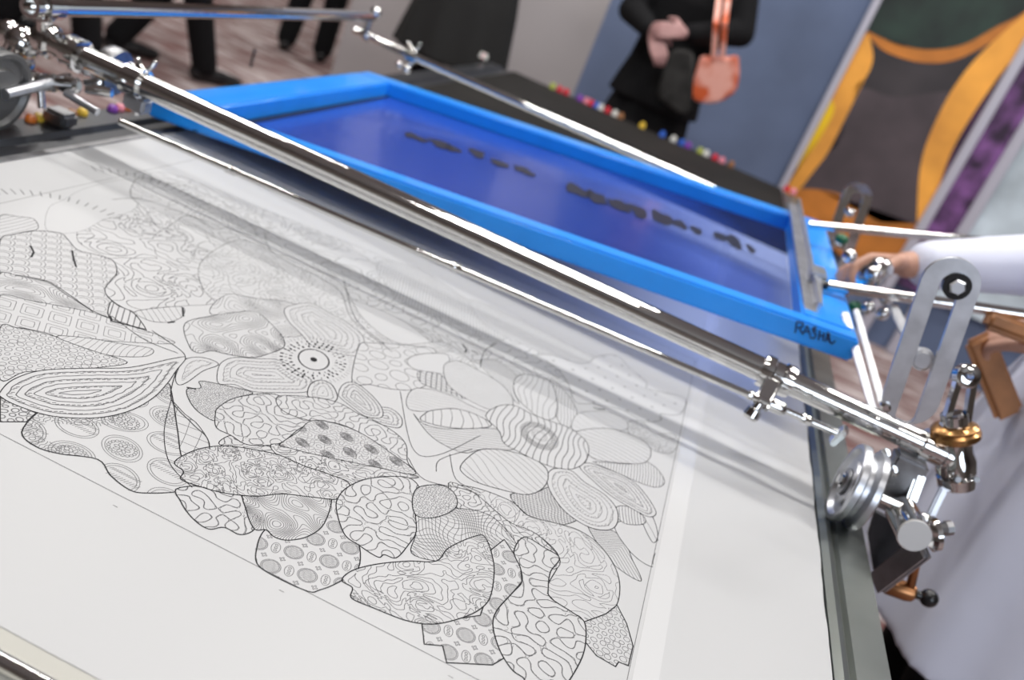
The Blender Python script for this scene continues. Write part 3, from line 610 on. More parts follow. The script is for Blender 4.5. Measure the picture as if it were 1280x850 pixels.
bm = BM(); obox(bm, S3(SW/2, SL/2, .0015), ex*(SW/2), ey*(SL/2), en*.0004); obj('mesh_fabric', bm, M_mesh, scr)
def smear(pts, M=INKB, w=.0028, name='ink_smear'):
    P = sm(pts); bm = BM(); a = [bm.verts.new(S3(p[0], p[1], w)) for p in P]; f = bm.faces.new(a)
    r = bmesh.ops.extrude_face_region(bm, geom=[f]); [setattr(v, 'co', v.co+en*.0006) for v in r['geom'] if isinstance(v, bmesh.types.BMVert)]
    bmesh.ops.recalc_face_normals(bm, faces=bm.faces[:]); return obj(name, bm, M, scr)
def onscreen(x, y, w=.002):
    d = ray(x, y); o_ = S3(0, 0, w); t = (o_-CAM).dot(en)/d.dot(en); q = CAM+d*t-so_; return q.dot(ex), q.dot(ey)
u0, v0 = .0, .0
smear([(.002, .01), (.014, .02), (.016, .3), (.013, .6), (.010, .80), (.002, .80)], name='ink_edge')
for (x, y, rx, ry) in ((520, 172, 14, 5), (548, 180, 14, 6), (566, 186, 10, 5), (596, 192, 12, 6), (625, 205, 14, 4), (655, 214, 16, 5), (722, 238, 16, 8), (745, 247, 14, 9), (772, 257, 16, 8), (797, 264, 14, 9), (826, 273, 14, 9), (850, 281, 9, 6), (870, 289, 8, 5), (900, 296, 9, 6), (917, 304, 10, 9), (938, 311, 6, 6)):
    pts = []
    for k in range(10):
        a_ = 2*math.pi*k/10; q = rng.uniform(.7, 1.15); pts.append(onscreen(x+rx*q*math.cos(a_)+.35*ry*math.sin(a_), y+ry*q*math.sin(a_)+.3*rx*math.cos(a_)))
    smear(pts)
# marker writing on the front face of the frame near its right end
bm = BM()
def onfront(x, y):
    d = ray(x, y); t = (SY0-FB-.0005)/d.y; return CAM+d*t
for st in ([(996, 402), (994, 416)], [(996, 402), (1004, 404), (1003, 409), (996, 410)], [(999, 410), (1004, 418)], [(1004, 417), (1009, 407), (1013, 420)], [(1005, 414), (1012, 415)], [(1021, 409), (1016, 410), (1017, 415), (1020, 418), (1018, 423), (1012, 422)], [(1018, 411), (1020, 414)], [(1025, 413), (1023, 425)], [(1030, 416), (1029, 426)], [(1024, 419), (1030, 421)], [(1032, 427), (1035, 415), (1038, 429)], [(1033, 423), (1038, 424)], [(1037, 417), (1036, 426), (1040, 430), (1044, 426)]):
    for a_, b_ in zip(st, st[1:]): cyl(bm, onfront(*a_), onfront(*b_), .0011, n=8)
obj('marker_writing', bm, MARK, scr)

# ================================================================== CHROME CARRIAGE
car = root('print_carriage', H(-.25, 1.22, .1), 'chrome tube carriage spanning the table, with wheels, clamps and slotted brackets', 'carriage')
TY, TH, TR_ = 1.22, .113, .0165
tl = aty(75, 50, TY).x
bm = BM(); cyl(bm, H(tl, TY, TH), H(.440, TY, TH), TR_, n=48); obj('front_tube', bm, CHROME, car, angle=30)
bm = BM(); a_ = aty(150, 152, 1.175); b_ = aty(1046, 541, 1.175); cyl(bm, a_, b_, .0048, n=20); gr = obj('guide_rod', bm, CHROME, car, angle=30)
def onrod(x): t = (x-a_.x)/(b_.x-a_.x); return a_.lerp(b_, t)
for x in (aty(290, 209, 1.175).x, aty(572, 331, 1.175).x, aty(945, 489, 1.175).x, aty(1010, 520, 1.175).x):
    bm = BM(); p = onrod(x); d = (b_-a_).normalized(); lathe(bm, p-d*.008, d, [(0, .0050), (.001, .0066), (.006, .0066), (.008, .0056), (.010, .0066), (.015, .0066), (.016, .005)], 20); obj('rod_collar', bm, CHROME, car, angle=30)
# end clip of the guide rod
bm = BM(); obox(bm, b_+Vector((.004, 0, -.002)), (.004, 0, -.002), (0, .009, 0), (.004, 0, .014)); bev(bm, .002); obj('rod_end_clip', bm, CHROME, car, angle=30)
# clamp joining tube and rod at right
cx = .205
bm = BM(); lathe(bm, H(cx-.022, TY, TH), (1, 0, 0), [(0, .0170), (0, .0215), (.004, .0225), (.014, .0225), (.016, .0195), (.028, .0195), (.030, .0225), (.040, .0225), (.044, .0215), (.044, .0170)], 40)
cl = obj('tube_clamp', bm, CHROME, car, angle=35)
bm = BM(); p = onrod(cx-.006); bar(bm, p+Vector((0, -.002, -.006)), H(cx-.004, TY-.020, TH-.004), .016, .010, (1, 0, 0)); bev(bm, .002); obj('clamp_link', bm, CHROME, cl, angle=35)
bm = BM(); lathe(bm, p+Vector((-.004, -.004, -.004)), (-.15, -.3, -1), [(0, .006), (.008, .006), (.010, .010), (.020, .011), (.024, .008)], 20); obj('clamp_knob', bm, CHROME, cl, angle=35)
bm = BM(); lathe(bm, onrod(cx+.012)-Vector((.010, 0, 0)), (1, 0, .02), [(0, .0055), (0, .009), (.018, .009), (.022, .0065)], 20); obj('rod_sleeve', bm, CHROME, cl, angle=35)
def wingnut(p, d, s, parent, name='wing_nut'):
    bm = BM(); d = Vector(d).normalized(); u = RT - d*RT.dot(d); u.normalize()
    lathe(bm, Vector(p), d, [(0, .6*s), (.3*s, .6*s), (.7*s, .42*s), (1.0*s, .40*s)], 16)
    for k in (-1, 1):
        q = Vector(p)+d*.5*s; chainp = [q, q+d*.8*s+u*k*.9*s, q+d*1.7*s+u*k*1.35*s]
        for i_ in range(2):
            cyl(bm, chainp[i_], chainp[i_+1], .30*s+.08*s*i_, .38*s, n=12)
        sphere(bm, chainp[2], .42*s, sub=2)
    return obj(name, bm, CHROME, parent, angle=50)
wingnut(aty(180, 96, TY)+Vector((0, 0, .003)), UP+RT*.15, .009, car)
bm = BM(); cyl(bm, aty(180, 98, TY)-Vector((0, 0, .055)), aty(180, 98, TY), .0045, n=16); obj('clamp_screw', bm, CHROME, car, angle=30)
bm = BM(); lathe(bm, H(aty(170, 98, TY).x-.014, TY, TH), (1, 0, 0), [(0, .017), (0, .0225), (.028, .0225), (.028, .017)], 36); obj('tube_clamp', bm, CHROME, car, angle=30)
bm = BM(); q = aty(172, 128, TY); box(bm, q+Vector((-.018, -.012, -.012)), q+Vector((.018, .012, .010))); bev(bm, .004); obj('clamp_foot', bm, STEEL, car, angle=30)
bm = BM(); lathe(bm, aty(140, 88, TY+.06)-Vector((.012, 0, 0)), (1, 0, 0), [(0, .012), (0, .034), (.005, .036), (.02, .036), (.025, .034), (.025, .012)], 36); obj('side_pulley', bm, DSTEEL, car, angle=30)
# rear tube
RTY, RTH = 2.40, .113
bm = BM(); cyl(bm, H(-.965, RTY, RTH), H(.40, RTY, RTH), .0095, n=32); obj('rear_tube', bm, CHROME, car, angle=30)
# side tube, open front end
SXx = -.930; e0 = atx(37, 8, SXx); e1 = atx(466, 20, SXx)
bm = BM(); d = (e1-e0).normalized(); Ls = (e1-e0).length
lathe(bm, e0, d, [(.05, .010), (0, .010), (0, .0165), (.012, .0165), (.014, .0125), (Ls, .0125)], 32); obj('side_tube', bm, CHROME, car, angle=30)
bm = BM(); lathe(bm, e0+d*.02, d, [(0, .0125), (0, .021), (.014, .021), (.016, .018), (.036, .018), (.038, .0125)], 32); obj('side_tube_collar', bm, CHROME, car, angle=30)
bm = BM(); bar(bm, e0+d*.03+Vector((0, 0, -.008)), H(SXx+.004, TY, TH-.02), .022, .014, (0, 1, 0)); bev(bm, .003); obj('upright_link', bm, CHROME, car, angle=30)
bm = BM(); cyl(bm, e1+Vector((0, -.01, .012)), H(SXx, RTY-.01, RTH-.004), .0075, n=20); sphere(bm, e1+Vector((.006, 0, .012)), .015); sphere(bm, H(SXx, RTY, RTH), .0155); obj('corner_joint', bm, CHROME, car, angle=50)
q = aty(515, 72, RTY)
bm = BM(); lathe(bm, q-Vector((.014, 0, 0)), (1, 0, 0), [(0, .009), (0, .0145), (.028, .0145), (.028, .009)], 24); obj('tube_clamp', bm, CHROME, car, angle=30)
wingnut(q+Vector((0, 0, .012)), UP+RT*.1, .011, car); 
bm = BM(); cyl(bm, q-Vector((0, 0, .032)), q, .006); sphere(bm, q-Vector((0, .012, .030)), .012, sub=2); sphere(bm, q-Vector((.022, .012, .028)), .010, sub=2); obj('clamp_foot', bm, CHROME, car, angle=40)
bm = BM(); q = aty(314, 78, 2.0); cyl(bm, q+Vector((0, 0, .03)), q-Vector((0, 0, .01)), .004); obj('locating_pin', bm, CHROME, car, angle=40)
# right wheel on the rail
def wheel(c, r, w, parent, M=STEEL, name='track_wheel'):
    bm = BM(); c = Vector(c)
    lathe(bm, c-Vector((w/2, 0, 0)), (1, 0, 0), [(.002, .008), (.002, r*.55), (.006, r*.60), (.006, r*.78), (0, r*.86), (0, r*.97), (.002, r), (w*.28, r), (w*.42, r*.82), (w*.58, r*.82), (w*.72, r), (w-.002, r), (w, r*.97), (w, r*.86), (w-.006, r*.78), (w-.006, r*.6), (w-.002, r*.55), (w-.002, .008)], 56)
    o = obj(name, bm, M, parent, angle=25)
    bm = BM(); lathe(bm, c-Vector((w/2+.010, 0, 0)), (1, 0, 0), [(0, .003), (.001, .007), (.006, .007), (.006, .011), (.012, .011)], 6); obj('hub_nut', bm, CHROME, o, angle=25)
    bm = BM(); lathe(bm, c-Vector((w/2+.002, 0, 0)), (1, 0, 0), [(0, .008), (0, .018), (.003, .018), (.003, .008)], 24); obj('hub_washer', bm, DSTEEL, o, angle=25)
    return o
wheel(H(.348, 1.150, .047), .053, .034, car)
wc = atx(0, 135, -.905)
wheel(Vector((-.905, wc.y-.02, TOP+.058)), .056, .034, car, mat('dark_wheel', (.16, .16, .16), .45, .7))
bm = BM(); cyl(bm, Vector((-.885, wc.y-.02, TOP+.058)), Vector((-.885, TY, TOP+.075)), .008); obj('axle_arm', bm, STEEL, car, angle=30)
# right axle, carrier and post
bm = BM(); cyl(bm, H(.36, 1.150, .047), H(.452, 1.150, .047), .0065, n=24); obj('axle', bm, CHROME, car, angle=30)
bm = BM(); obox(bm, H(.402, 1.200, .058), (.022, 0, 0), (0, .016, 0), (0, 0, .040)); bev(bm, .004); obj('wheel_carrier', bm, DSTEEL, car, angle=30)
for (x, y) in ((1108, 569), (1085, 566), (1117, 590)):
    q = aty(x, y, 1.180); bm = BM(); lathe(bm, q+Vector((0, .006, 0)), (0, -1, 0), [(0, .008), (.003, .008), (.003, .0055), (.010, .0055), (.011, .003)], 6); obj('bolt_head', bm, CHROME, car, angle=25)
p0 = aty(1151, 592, 1.19); p1 = aty(1130, 648, 1.17)
bm = BM(); bar(bm, p0, p1, .014, .010, RT); bev(bm, .003); obj('clamp_post', bm, CHROME, car, angle=30)
p0 = aty(1180, 610, 1.20); p1 = aty(1158, 655, 1.18)
bm = BM(); bar(bm, p0, p1, .010, .008, RT); bev(bm, .002); obj('clamp_post', bm, STEEL, car, angle=30)
# tube end collar, elbow, brass ring and lever
bm = BM(); lathe(bm, H(.408, TY, TH), (1, 0, 0), [(0, .0165), (0, .0215), (.012, .0215), (.013, .019), (.030, .019), (.031, .0215), (.042, .0215), (.044, .018)], 40); obj('tube_end_collar', bm, CHROME, car, angle=30)
pa = aty(1196, 606, TY); pb = aty(1194, 545, TY)
bm = BM(); dd = (pb-pa).normalized(); LL = (pb-pa).length
lathe(bm, pa-dd*.004, dd, [(0, .014), (.003, .023), (.018, .025), (.020, .022), (.024, .025), (LL*.6, .025), (LL*.75, .021), (LL, .021)], 40); obj('end_coupling', bm, CHROME, car, angle=30)
for k in (-1, 1):
    q = pa+dd*.012-FW*.024+RT*.012*k; bm = BM(); cyl(bm, q, q-FW*.006, .004, n=12); obj('set_screw', bm, DSTEEL, car, angle=25)
bm = BM(); lathe(bm, pb-dd*.004, dd, [(0, .020), (.000, .028), (.003, .031), (.010, .031), (.013, .028), (.016, .029), (.019, .024), (.021, .018)], 40); obj('brass_ring', bm, BRASS, car, angle=35)
le = aty(1208, 470, TY); l0 = pb+dd*.014
bm = BM(); side = RT
bar(bm, l0-side*.014, le-side*.009, .008, .010, side); bar(bm, l0+side*.014, le+side*.009, .008, .010, side)
lathe(bm, le-FW*.009, FW, [(0, .0055), (0, .013), (.002, .0155), (.016, .0155), (.018, .013), (.018, .0055), (0, .0055)], 28)
obj('locking_lever', bm, CHROME, car, angle=40)
bm = BM(); cyl(bm, l0, l0+dd*.016, .017); obj('lever_base', bm, CHROME, car, angle=30)
# slotted bracket, front right
sb0 = aty(1128, 528, TY-.018); st_ = aty(1199, 322, TY-.018)
bm = BM(); slotplate(bm, sb0, st_, .068, .024, .008, (0, -1, 0), s0=.012, k=16); bev(bm, .0012, 1)
sbk = obj('slotted_bracket', bm, STEEL, car, angle=30)
q = aty(1197, 359, TY-.028); bm = BM(); lathe(bm, q+Vector((0, .012, 0)), (0, -1, 0), [(0, .010), (0, .0165), (.010, .0165), (.010, .010)], 28); obj('black_washer', bm, BLACKP, sbk, angle=25)
bm = BM(); lathe(bm, q+Vector((0, .010, 0)), (0, -1, 0), [(0, .010), (.012, .010), (.015, .008)], 6); obj('bracket_bolt', bm, STEEL, sbk, angle=25)
q = aty(1152, 447, TY+.0); bm = BM(); lathe(bm, q+Vector((0, .02, 0)), (0, -1, 0), [(0, .008), (.02, .008), (.02, .014), (.030, .014), (.033, .010)], 28); obj('bracket_bolt', bm, STEEL, sbk, angle=25)
q = aty(1106, 508, TY-.02); bm = BM(); lathe(bm, q, (0, -1, 0), [(0, .007), (.006, .007), (.008, .004)], 20); obj('bracket_bolt', bm, CHROME, sbk, angle=25)
# rear slotted bracket
s0_ = aty(1046, 318, 2.36); s1_ = aty(1077, 229, 2.36)
bm = BM(); slotplate(bm, s0_+(s0_-s1_)*.9, s1_, .070, .026, .010, (0, -1, 0), s0=.12, k=16); bev(bm, .0015, 1)
rb = obj('slotted_bracket', bm, CHROME, car, angle=30)
q = aty(1063, 266, 2.34); bm = BM(); sphere(bm, q, .012, sub=2); obj('bracket_bolt', bm, CHROME, rb, angle=50)
# struts
for (x0_, y0_, x1_, y1_, Y0_, Y1_, wd) in ((1056, 392, 1094, 518, 1.50, 1.235, .011), (1070, 388, 1103, 505, 1.50, 1.24, .009), (1116, 382, 1150, 455, 1.62, 1.40, .016)):
    bm = BM(); bar(bm, aty(x0_, y0_, Y0_), aty(x1_, y1_, Y1_), wd, .008, RT); bev(bm, .002); obj('diagonal_strut', bm, STEEL, car, angle=30)
# two arms holding the screen
A0, A1 = aty(1011, 281, 2.0), aty(1246, 303, 2.0)
bm = BM(); cyl(bm, A0, A1, .0085, n=28); obj('screen_arm', bm, CHROME, car, angle=30)
B0, B1 = aty(1035, 357, 1.62), aty(1345, 403, 1.62)
bm = BM(); cyl(bm, B0, B1, .0095, n=28); obj('screen_arm', bm, CHROME, car, angle=30)
bm = BM(); cyl(bm, B0-(B1-B0).normalized()*.012, B0, .0075); obj('arm_end_plug', bm, BLACKP, car, angle=30)
g0 = aty(991, 256, 2.30); g1 = aty(1013, 390, 1.47)
bm = BM(); bar(bm, g0, g1, .020, .006, ex); bar(bm, g0+en*.009+ex*.009, g1+en*.009+ex*.009, .020, .004, en); obj('screen_clamp_bar', bm, STEEL, car, angle=30)
q = aty(1021, 345, 1.66); bm = BM(); obox(bm, q, ex*.014, ey*.030, en*.012); bev(bm, .003); bar(bm, q+ey*-.02, aty(1022, 383, 1.50), .012, .010, ex); obj('clamp_jaw', bm, STEEL, car, angle=30)
# joint where the hand grips
q = aty(1098, 352, 1.68)
jt = None
bm = BM(); lathe(bm, q-Vector((.02, 0, .02)), (.25, -.2, 1), [(0, .014), (.01, .022), (.028, .024), (.040, .020), (.052, .021), (.060, .014), (.064, .006)], 28); jt = obj('pivot_joint', bm, CHROME, car, angle=35)
for (x, y, r_) in ((1092, 342, .014), (1108, 372, .013), (1085, 385, .012), (1103, 392, .012), (1062, 320, .012)):
    bm = BM(); sphere(bm, aty(x, y, 1.64), r_, sub=3); obj('ball_end', bm, CHROME, jt, True)
for (x, y) in ((1052, 299), (1070, 384)):
    bm = BM(); sphere(bm, aty(x, y, 1.9 if y < 350 else 1.66), .013, (1, 1, .8)); o = obj('green_cap', bm, mat('green_cap', (.01, .12, .05), .4), jt, True)
# lower right: knob with white face, plate, arm, copper handle
kw = aty(1143, 669, 1.10); kb = aty(1128, 640, 1.17)
bm = BM(); cyl(bm, kb, kw, .021, n=36); obj('clamp_barrel', bm, CHROME, car, angle=30)
dk = (kw-kb).normalized(); bm = BM(); cyl(bm, kw, kw+dk*.003, .0195, n=36); obj('barrel_cap', bm, WHITEP, car, angle=30)
bm = BM(); lathe(bm, aty(1160, 668, 1.14), RT+UP*.1, [(0, .016), (.004, .022), (.010, .022), (.014, .014), (.020, .008)], 28); obj('barrel_flange', bm, CHROME, car, angle=30)
bm = BM(); lathe(bm, aty(1176, 661, 1.14), RT+UP*.1, [(0, .006), (.006, .0095), (.014, .009), (.015, .004)], 8); obj('flange_bolt', bm, DSTEEL, car, angle=30)
bm = BM()
P = [(1094, 640), (1122, 655), (1150, 692), (1112, 730), (1092, 715), (1085, 670)]
f = bm.faces.new([bm.verts.new(aty(x, y, 1.21)) for x, y in P]); r = bmesh.ops.extrude_face_region(bm, geom=[f]); [setattr(v, 'co', v.co+Vector((0, .010, 0))) for v in r['geom'] if isinstance(v, bmesh.types.BMVert)]
bmesh.ops.recalc_face_normals(bm, faces=bm.faces[:]); obj('hanger_plate', bm, DRAIL, car)
bm = BM(); bar(bm, aty(1098, 728, 1.19), aty(1152, 686, 1.14), .022, .012, UP); bev(bm, .003); obj('lower_arm', bm, STEEL, car, angle=30)
bm = BM(); c0_ = aty(1105, 730, 1.20); c1_ = aty(1146, 743, 1.20); dd_ = (c1_-c0_).normalized(); lathe(bm, c0_, dd_, [(0, .010), (.004, .0125), (.03, .0135), (.038, .012), (.042, .008)], 28); ch = obj('handle_sleeve', bm, COPPER, car, angle=30)
bm = BM(); cyl(bm, c1_-dd_*.004, c1_+dd_*.010, .006); sphere(bm, c1_+dd_*.016, .0125); obj('handle_knob', bm, BLACKP, ch, angle=40)
bm = BM(); cyl(bm, aty(1138, 735, 1.20), aty(1148, 690, 1.18), .006); obj('handle_pin', bm, COPPER, car, angle=30)
# left end fittings
def Lp(x, y, Y=TY): return aty(x, y, Y)
bm = BM(); lathe(bm, H(tl-.035, TY, TH), (1, 0, 0), [(0, .010), (0, .020), (.010, .0245), (.026, .0245), (.030, .020), (.050, .020), (.052, .0245), (.075, .0245), (.077, .0165)], 36); obj('tube_end_collar', bm, CHROME, car, angle=30)
bm = BM(); sphere(bm, Lp(28, 55), .026); sphere(bm, Lp(12, 42), .020); sphere(bm, Lp(24, 80), .022); obj('elbow_casting', bm, CHROME, car, True)
bm = BM(); cyl(bm, Lp(13, 54, 1.17), Lp(-6, 84, 1.17), .0065); obj('clamp_post', bm, CHROME, car, angle=30)
bm = BM(); lathe(bm, Lp(14, 90, 1.19), (0, -1, .1), [(0, .016), (.012, .018), (.018, .014), (.02, .006)], 24); obj('clamp_knob', bm, CHROME, car, angle=30)
bm = BM(); c2 = Lp(30, 100, 1.19); c3 = Lp(104, 108, 1.19); d3 = (c3-c2).normalized(); lathe(bm, c2, d3, [(0, .010), (.004, .014), (.020, .014), (.024, .010), (.034, .013), (.050, .013), (.054, .009), (.070, .012), (.088, .011), (.092, .006)], 28); obj('adjuster_spindle', bm, CHROME, car, angle=30)
bm = BM(); cyl(bm, Lp(50, 112, 1.19), Lp(52, 135, 1.19), .006); obj('adjuster_foot', bm, CHROME, car, angle=30)
bm = BM(); cyl(bm, Lp(82, 116, 1.18), Lp(122, 140, 1.18), .0055); obj('rod_end', bm, STEEL, car, angle=30)
bm = BM(); cyl(bm, Lp(106, 103, 1.17), Lp(124, 102, 1.17), .0042); obj('lock_pin', bm, CHROME, car, angle=30)
bm = BM(); cyl(bm, Lp(108, 111, 1.19), Lp(140, 116, 1.2), .007); obj('lock_arm', bm, CHROME, car, angle=30)
bm = BM(); cyl(bm, Lp(80, 66, 1.24), Lp(118, 92, 1.24), .007); sphere(bm, Lp(108, 88, 1.22), .008); obj('lower_stay', bm, STEEL, car, angle=40)
bm = BM(); box(bm, H(-.912, 1.21, .0), H(-.872, 1.245, .022)); bev(bm, .005); obj('carriage_base', bm, DSTEEL, car, angle=30)

# ================================================================== PEOPLE
def person(loc, rz, hgt, label, coat, trouser, skin=SKINP, hair=HAIR, pose=None, coat_hem=.45, skirt=False, voxel=.010, hairlong=False, coat_w=1.0, name_top='jacket'):
    """a standing figure; local frame: faces -y, x to its left hand; built at scale hgt/1.75"""
    k = hgt/1.75; rt = root('person', loc, label, 'person')
    Mx = Matrix.Translation(Vector(loc)) @ Matrix.Rotation(rz, 4, 'Z') @ Matrix.Scale(k, 4)
    W = lambda p: Mx @ Vector(p)
    pz = {'hipL': (.09, 0, .92), 'hipR': (-.09, 0, .92), 'kneeL': (.10, -.02, .50), 'kneeR': (-.10, -.02, .50), 'ankL': (.105, .02, .09), 'ankR': (-.105, .02, .09),
          'shL': (.19, 0, 1.42), 'shR': (-.19, 0, 1.42), 'elL': (.26, .03, 1.13), 'elR': (-.26, .03, 1.13), 'wrL': (.27, -.06, .88), 'wrR': (-.27, -.06, .88), 'fdL': (0, 0, -1), 'fdR': (0, 0, -1)}
    if pose: pz.update(pose)
    bm = BM()
    def ch(pts, rad, sc=(1, 1, 1), d=.35): chain(bm, [W(p) for p in pts], [r_*k for r_ in rad], sc, 2, d)
    for s in 'LR':
        ch([pz['hip'+s], pz['knee'+s], pz['ank'+s]], [.082, .055, .038]); a_ = Vector(pz['ank'+s]); ch([a_+Vector((0, .02, -.05)), a_+Vector((0, -.12, -.06)), a_+Vector((0, -.17, -.065))], [.035, .034, .024])
        ch([pz['sh'+s], pz['el'+s], pz['wr'+s]], [.048, .038, .026])
        hand(bm, W(pz['wr'+s]), W(pz['el'+s]), Mx, pz['fd'+s], k, s, pz.get('curl'+s, .5))
    for z, rx in ((.95, .125), (1.03, .115), (1.12, .112), (1.22, .125), (1.32, .135), (1.40, .125)):
        for sx in (-1, -.5, 0, .5, 1): sphere(bm, W((sx*rx*.45, 0, z)), rx*.82*k, sub=2)
    ch([pz['shL'], (0, 0, 1.44), pz['shR']], [.05, .06, .05]); ch([(0, 0, 1.44), (0, -.01, 1.56)], [.055, .052])
    hc = Vector((0, -.02, 1.645)); q = Matrix.Rotation(rz, 4, 'Z')
    for c_, r_ in (((0, .01, .03), .088), ((0, -.03, .0), .075), ((0, -.045, -.05), .055), ((0, -.055, -.085), .032)): sphere(bm, W(hc+Vector(c_)), r_*k, sub=3)
    ch([hc+Vector((0, -.105, .03)), hc+Vector((0, -.122, -.015))], [.010, .015]); ch([hc+Vector((.02, -.096, -.045)), hc+Vector((-.02, -.096, -.045))], [.008, .008])
    for s in (-1, 1): ch([hc+Vector((s*.087, .005, .02)), hc+Vector((s*.088, .0, -.02))], [.014, .010])
    body = blob('body', bm, skin, rt, voxel, 3)
    for s in (-1, 1):
        bm = BM(); sphere(bm, W(hc+Vector((s*.032, -.094, .012))), .011*k, sub=2); obj('eye', bm, BLACKP, rt, True)
    bm = BM()
    for c_, r_ in (((0, .025, .055), .096), ((0, .05, .0), .085)): sphere(bm, W(hc+Vector(c_)), r_*k, sub=3)
    if hairlong:
        for z in (-.05, -.1, -.15): sphere(bm, W(hc+Vector((0, .05, z))), .085*k, sub=3)
    blob('hair', bm, hair, rt, .010, 3)
    # trousers or skirt
    bm = BM()
    if skirt: loft(bm, W, [(.98, .15, .12), (.85, .19, .15), (.6, .23, .18), (.35, .27, .20)], 10, .012)
    else:
        for s in 'LR': a_ = Vector(pz['ank'+s]); chain(bm, [W(pz['hip'+s]), W(pz['knee'+s]), W(a_+Vector((0, 0, .0)))], [.103*k, .078*k, .068*k], (1, 1, 1), 2, .3)
        chain(bm, [W((.06, 0, .95)), W((-.06, 0, .95))], [.12*k, .12*k], (1, 1, 1), 2, .3)
    blob('skirt' if skirt else 'trousers', bm, trouser, rt, .012, 3)
    for s in 'LR':
        bm = BM(); a_ = Vector(pz['ank'+s]); chain(bm, [W(a_+Vector((0, .03, -.045))), W(a_+Vector((0, -.10, -.052))), W(a_+Vector((0, -.19, -.058)))], [.042*k, .040*k, .030*k], (1, 1, 1), 2, .3)
        blob('shoe', bm, BLACKP, rt, .01, 2)
    # jacket / coat
    bm = BM(); w_ = coat_w
    prof = [(1.46, .10, .085), (1.42, .19*w_, .115), (1.30, .205*w_, .145), (1.12, .185*w_, .14), (.98, .195*w_, .145)]
    z = .98
    while z > coat_hem+.02: z = max(z-.12, coat_hem); f_ = (1-z)*.16; prof.append((z, (.20+f_)*w_, .15+f_*.9))
    loft(bm, W, prof, 9, .010)
    for s in 'LR':
        wr = Vector(pz['wr'+s]); el = Vector(pz['el'+s]); ce = wr.lerp(el, .10)
        chain(bm, [W(pz['sh'+s]), W(el), W(ce)], [.074*k, .067*k*(coat_w if coat_w > 1.1 else 1), .047*k], (1, 1, 1), 2, .3)
    blob(name_top, bm, coat, rt, .009, 3)
    return rt, W, Mx
def loft(bm, W, prof, lobes, amp, n=64):
    rings = []
    for i, (z, rx, ry) in enumerate(prof):
        low = max(0, (1.0-z))*1.2
        rings.append([bm.verts.new(W(((rx+amp*low*2*math.sin(lobes*t+z*3))*math.cos(t), (ry+amp*low*2*math.sin(lobes*t+z*3))*math.sin(t), z))) for t in [2*math.pi*j/n for j in range(n)]])
    for a, b_ in zip(rings, rings[1:]):
        for j in range(n): bm.faces.new((a[j], b_[j], b_[(j+1) % n], a[(j+1) % n]))
    bm.faces.new(rings[0]); bm.faces.new(rings[-1][::-1])
    bmesh.ops.recalc_face_normals(bm, faces=bm.faces[:])
def hand(bm, wr, el, Mx, fd, k, side, curl):
    """palm plus four separate bent fingers and a thumb that leaves the side of the palm"""
    R3 = Mx.to_3x3().normalized(); d = (wr-el).normalized(); pd = (R3 @ Vector(fd)); pd = (pd*.7+d*.5).normalized()
    s = pd.cross(R3 @ Vector((0, -1, .3)));
    if s.length < .2: s = pd.cross(R3 @ Vector((1, 0, 0)))
    s.normalize(); n = s.cross(pd).normalized()
    if side == 'R': s = -s
    for j in (-1.5, -.5, .5, 1.5):
        chain(bm, [wr, wr+pd*.035*k+s*j*.012*k, wr+pd*.085*k+s*j*.019*k], [.020*k, .014*k, .0115*k], (1, 1, 1), 2, .4)
        L = {-1.5: .78, -.5: .95, .5: 1.0, 1.5: .9}[j]*k; p0 = wr+pd*.088*k+s*j*.020*k
        p1 = p0+(pd*math.cos(curl*.8)-n*math.sin(curl*.8))*.040*L; p2 = p1+(pd*math.cos(curl*2.0)-n*math.sin(curl*2.0))*.028*L; p3 = p2+(pd*math.cos(curl*2.9)-n*math.sin(curl*2.9))*.020*L
        chain(bm, [p0, p1, p2, p3], [.0105*k, .0095*k, .0085*k, .0075*k], (1, 1, 1), 2, .45)
    t0 = wr+pd*.025*k+s*.022*k; t1 = t0+(pd*.6+s*.8-n*.2).normalized()*.042*k; t2 = t1+(pd*.85+s*.2-n*.5).normalized()*.034*k
    chain(bm, [t0, t1, t2], [.0155*k, .0125*k, .0095*k], (1, 1, 1), 2, .4)

def tolocal(loc, rz, hgt, p):
    Mx = Matrix.Translation(Vector(loc)) @ Matrix.Rotation(rz, 4, 'Z') @ Matrix.Scale(hgt/1.75, 4)
    return tuple(Mx.inverted() @ Vector(p))
# the printer in the white coat, right of the table, facing it (-x)
L_, rz_, hg = (.825, 1.74, 0), R(-90), 1.72
wr1 = aty(1134, 331, 1.80); wr2 = Vector((.66, 1.62, TOP+.235))
tl_ = lambda p: tolocal(L_, rz_, hg, p)
wrist_w = wr1
el1 = Vector((.80, 1.98, TOP+.36)); el2 = Vector((.86, 1.52, TOP+.30))
def ldir(v): return tuple((Matrix.Rotation(-rz_, 3, 'Z') @ Vector(v)))
person(L_, rz_, hg, 'person in a white coat beside the table gripping the chrome joint at its right', COATW, BLACKC, SKIN,
       pose={'wrR': tl_(wrist_w), 'elR': tl_(el1), 'wrL': tl_(wr2), 'elL': tl_(el2), 'fdR': ldir((-1, -.35, -.25)), 'fdL': ldir((-1, .3, -.2)), 'curlR': .62, 'curlL': .7}, coat_hem=.42, voxel=.0045, coat_w=1.13, name_top='white_coat')
# wooden squeegee held low in the left hand
bm = BM(); p0 = aty(1232, 398, 1.60); p1 = aty(1300, 424, 1.60)
bar(bm, p0, p1, .030, .035, UP); bar(bm, aty(1222, 420, 1.66), aty(1262, 520, 1.66), .05, .02, RT); bev(bm, .008, 3)
sq = obj('wooden_squeegee', bm, WOOD, None, angle=40); tag(sq, 'brown wooden squeegee handle held in front of the white coat', 'squeegee')

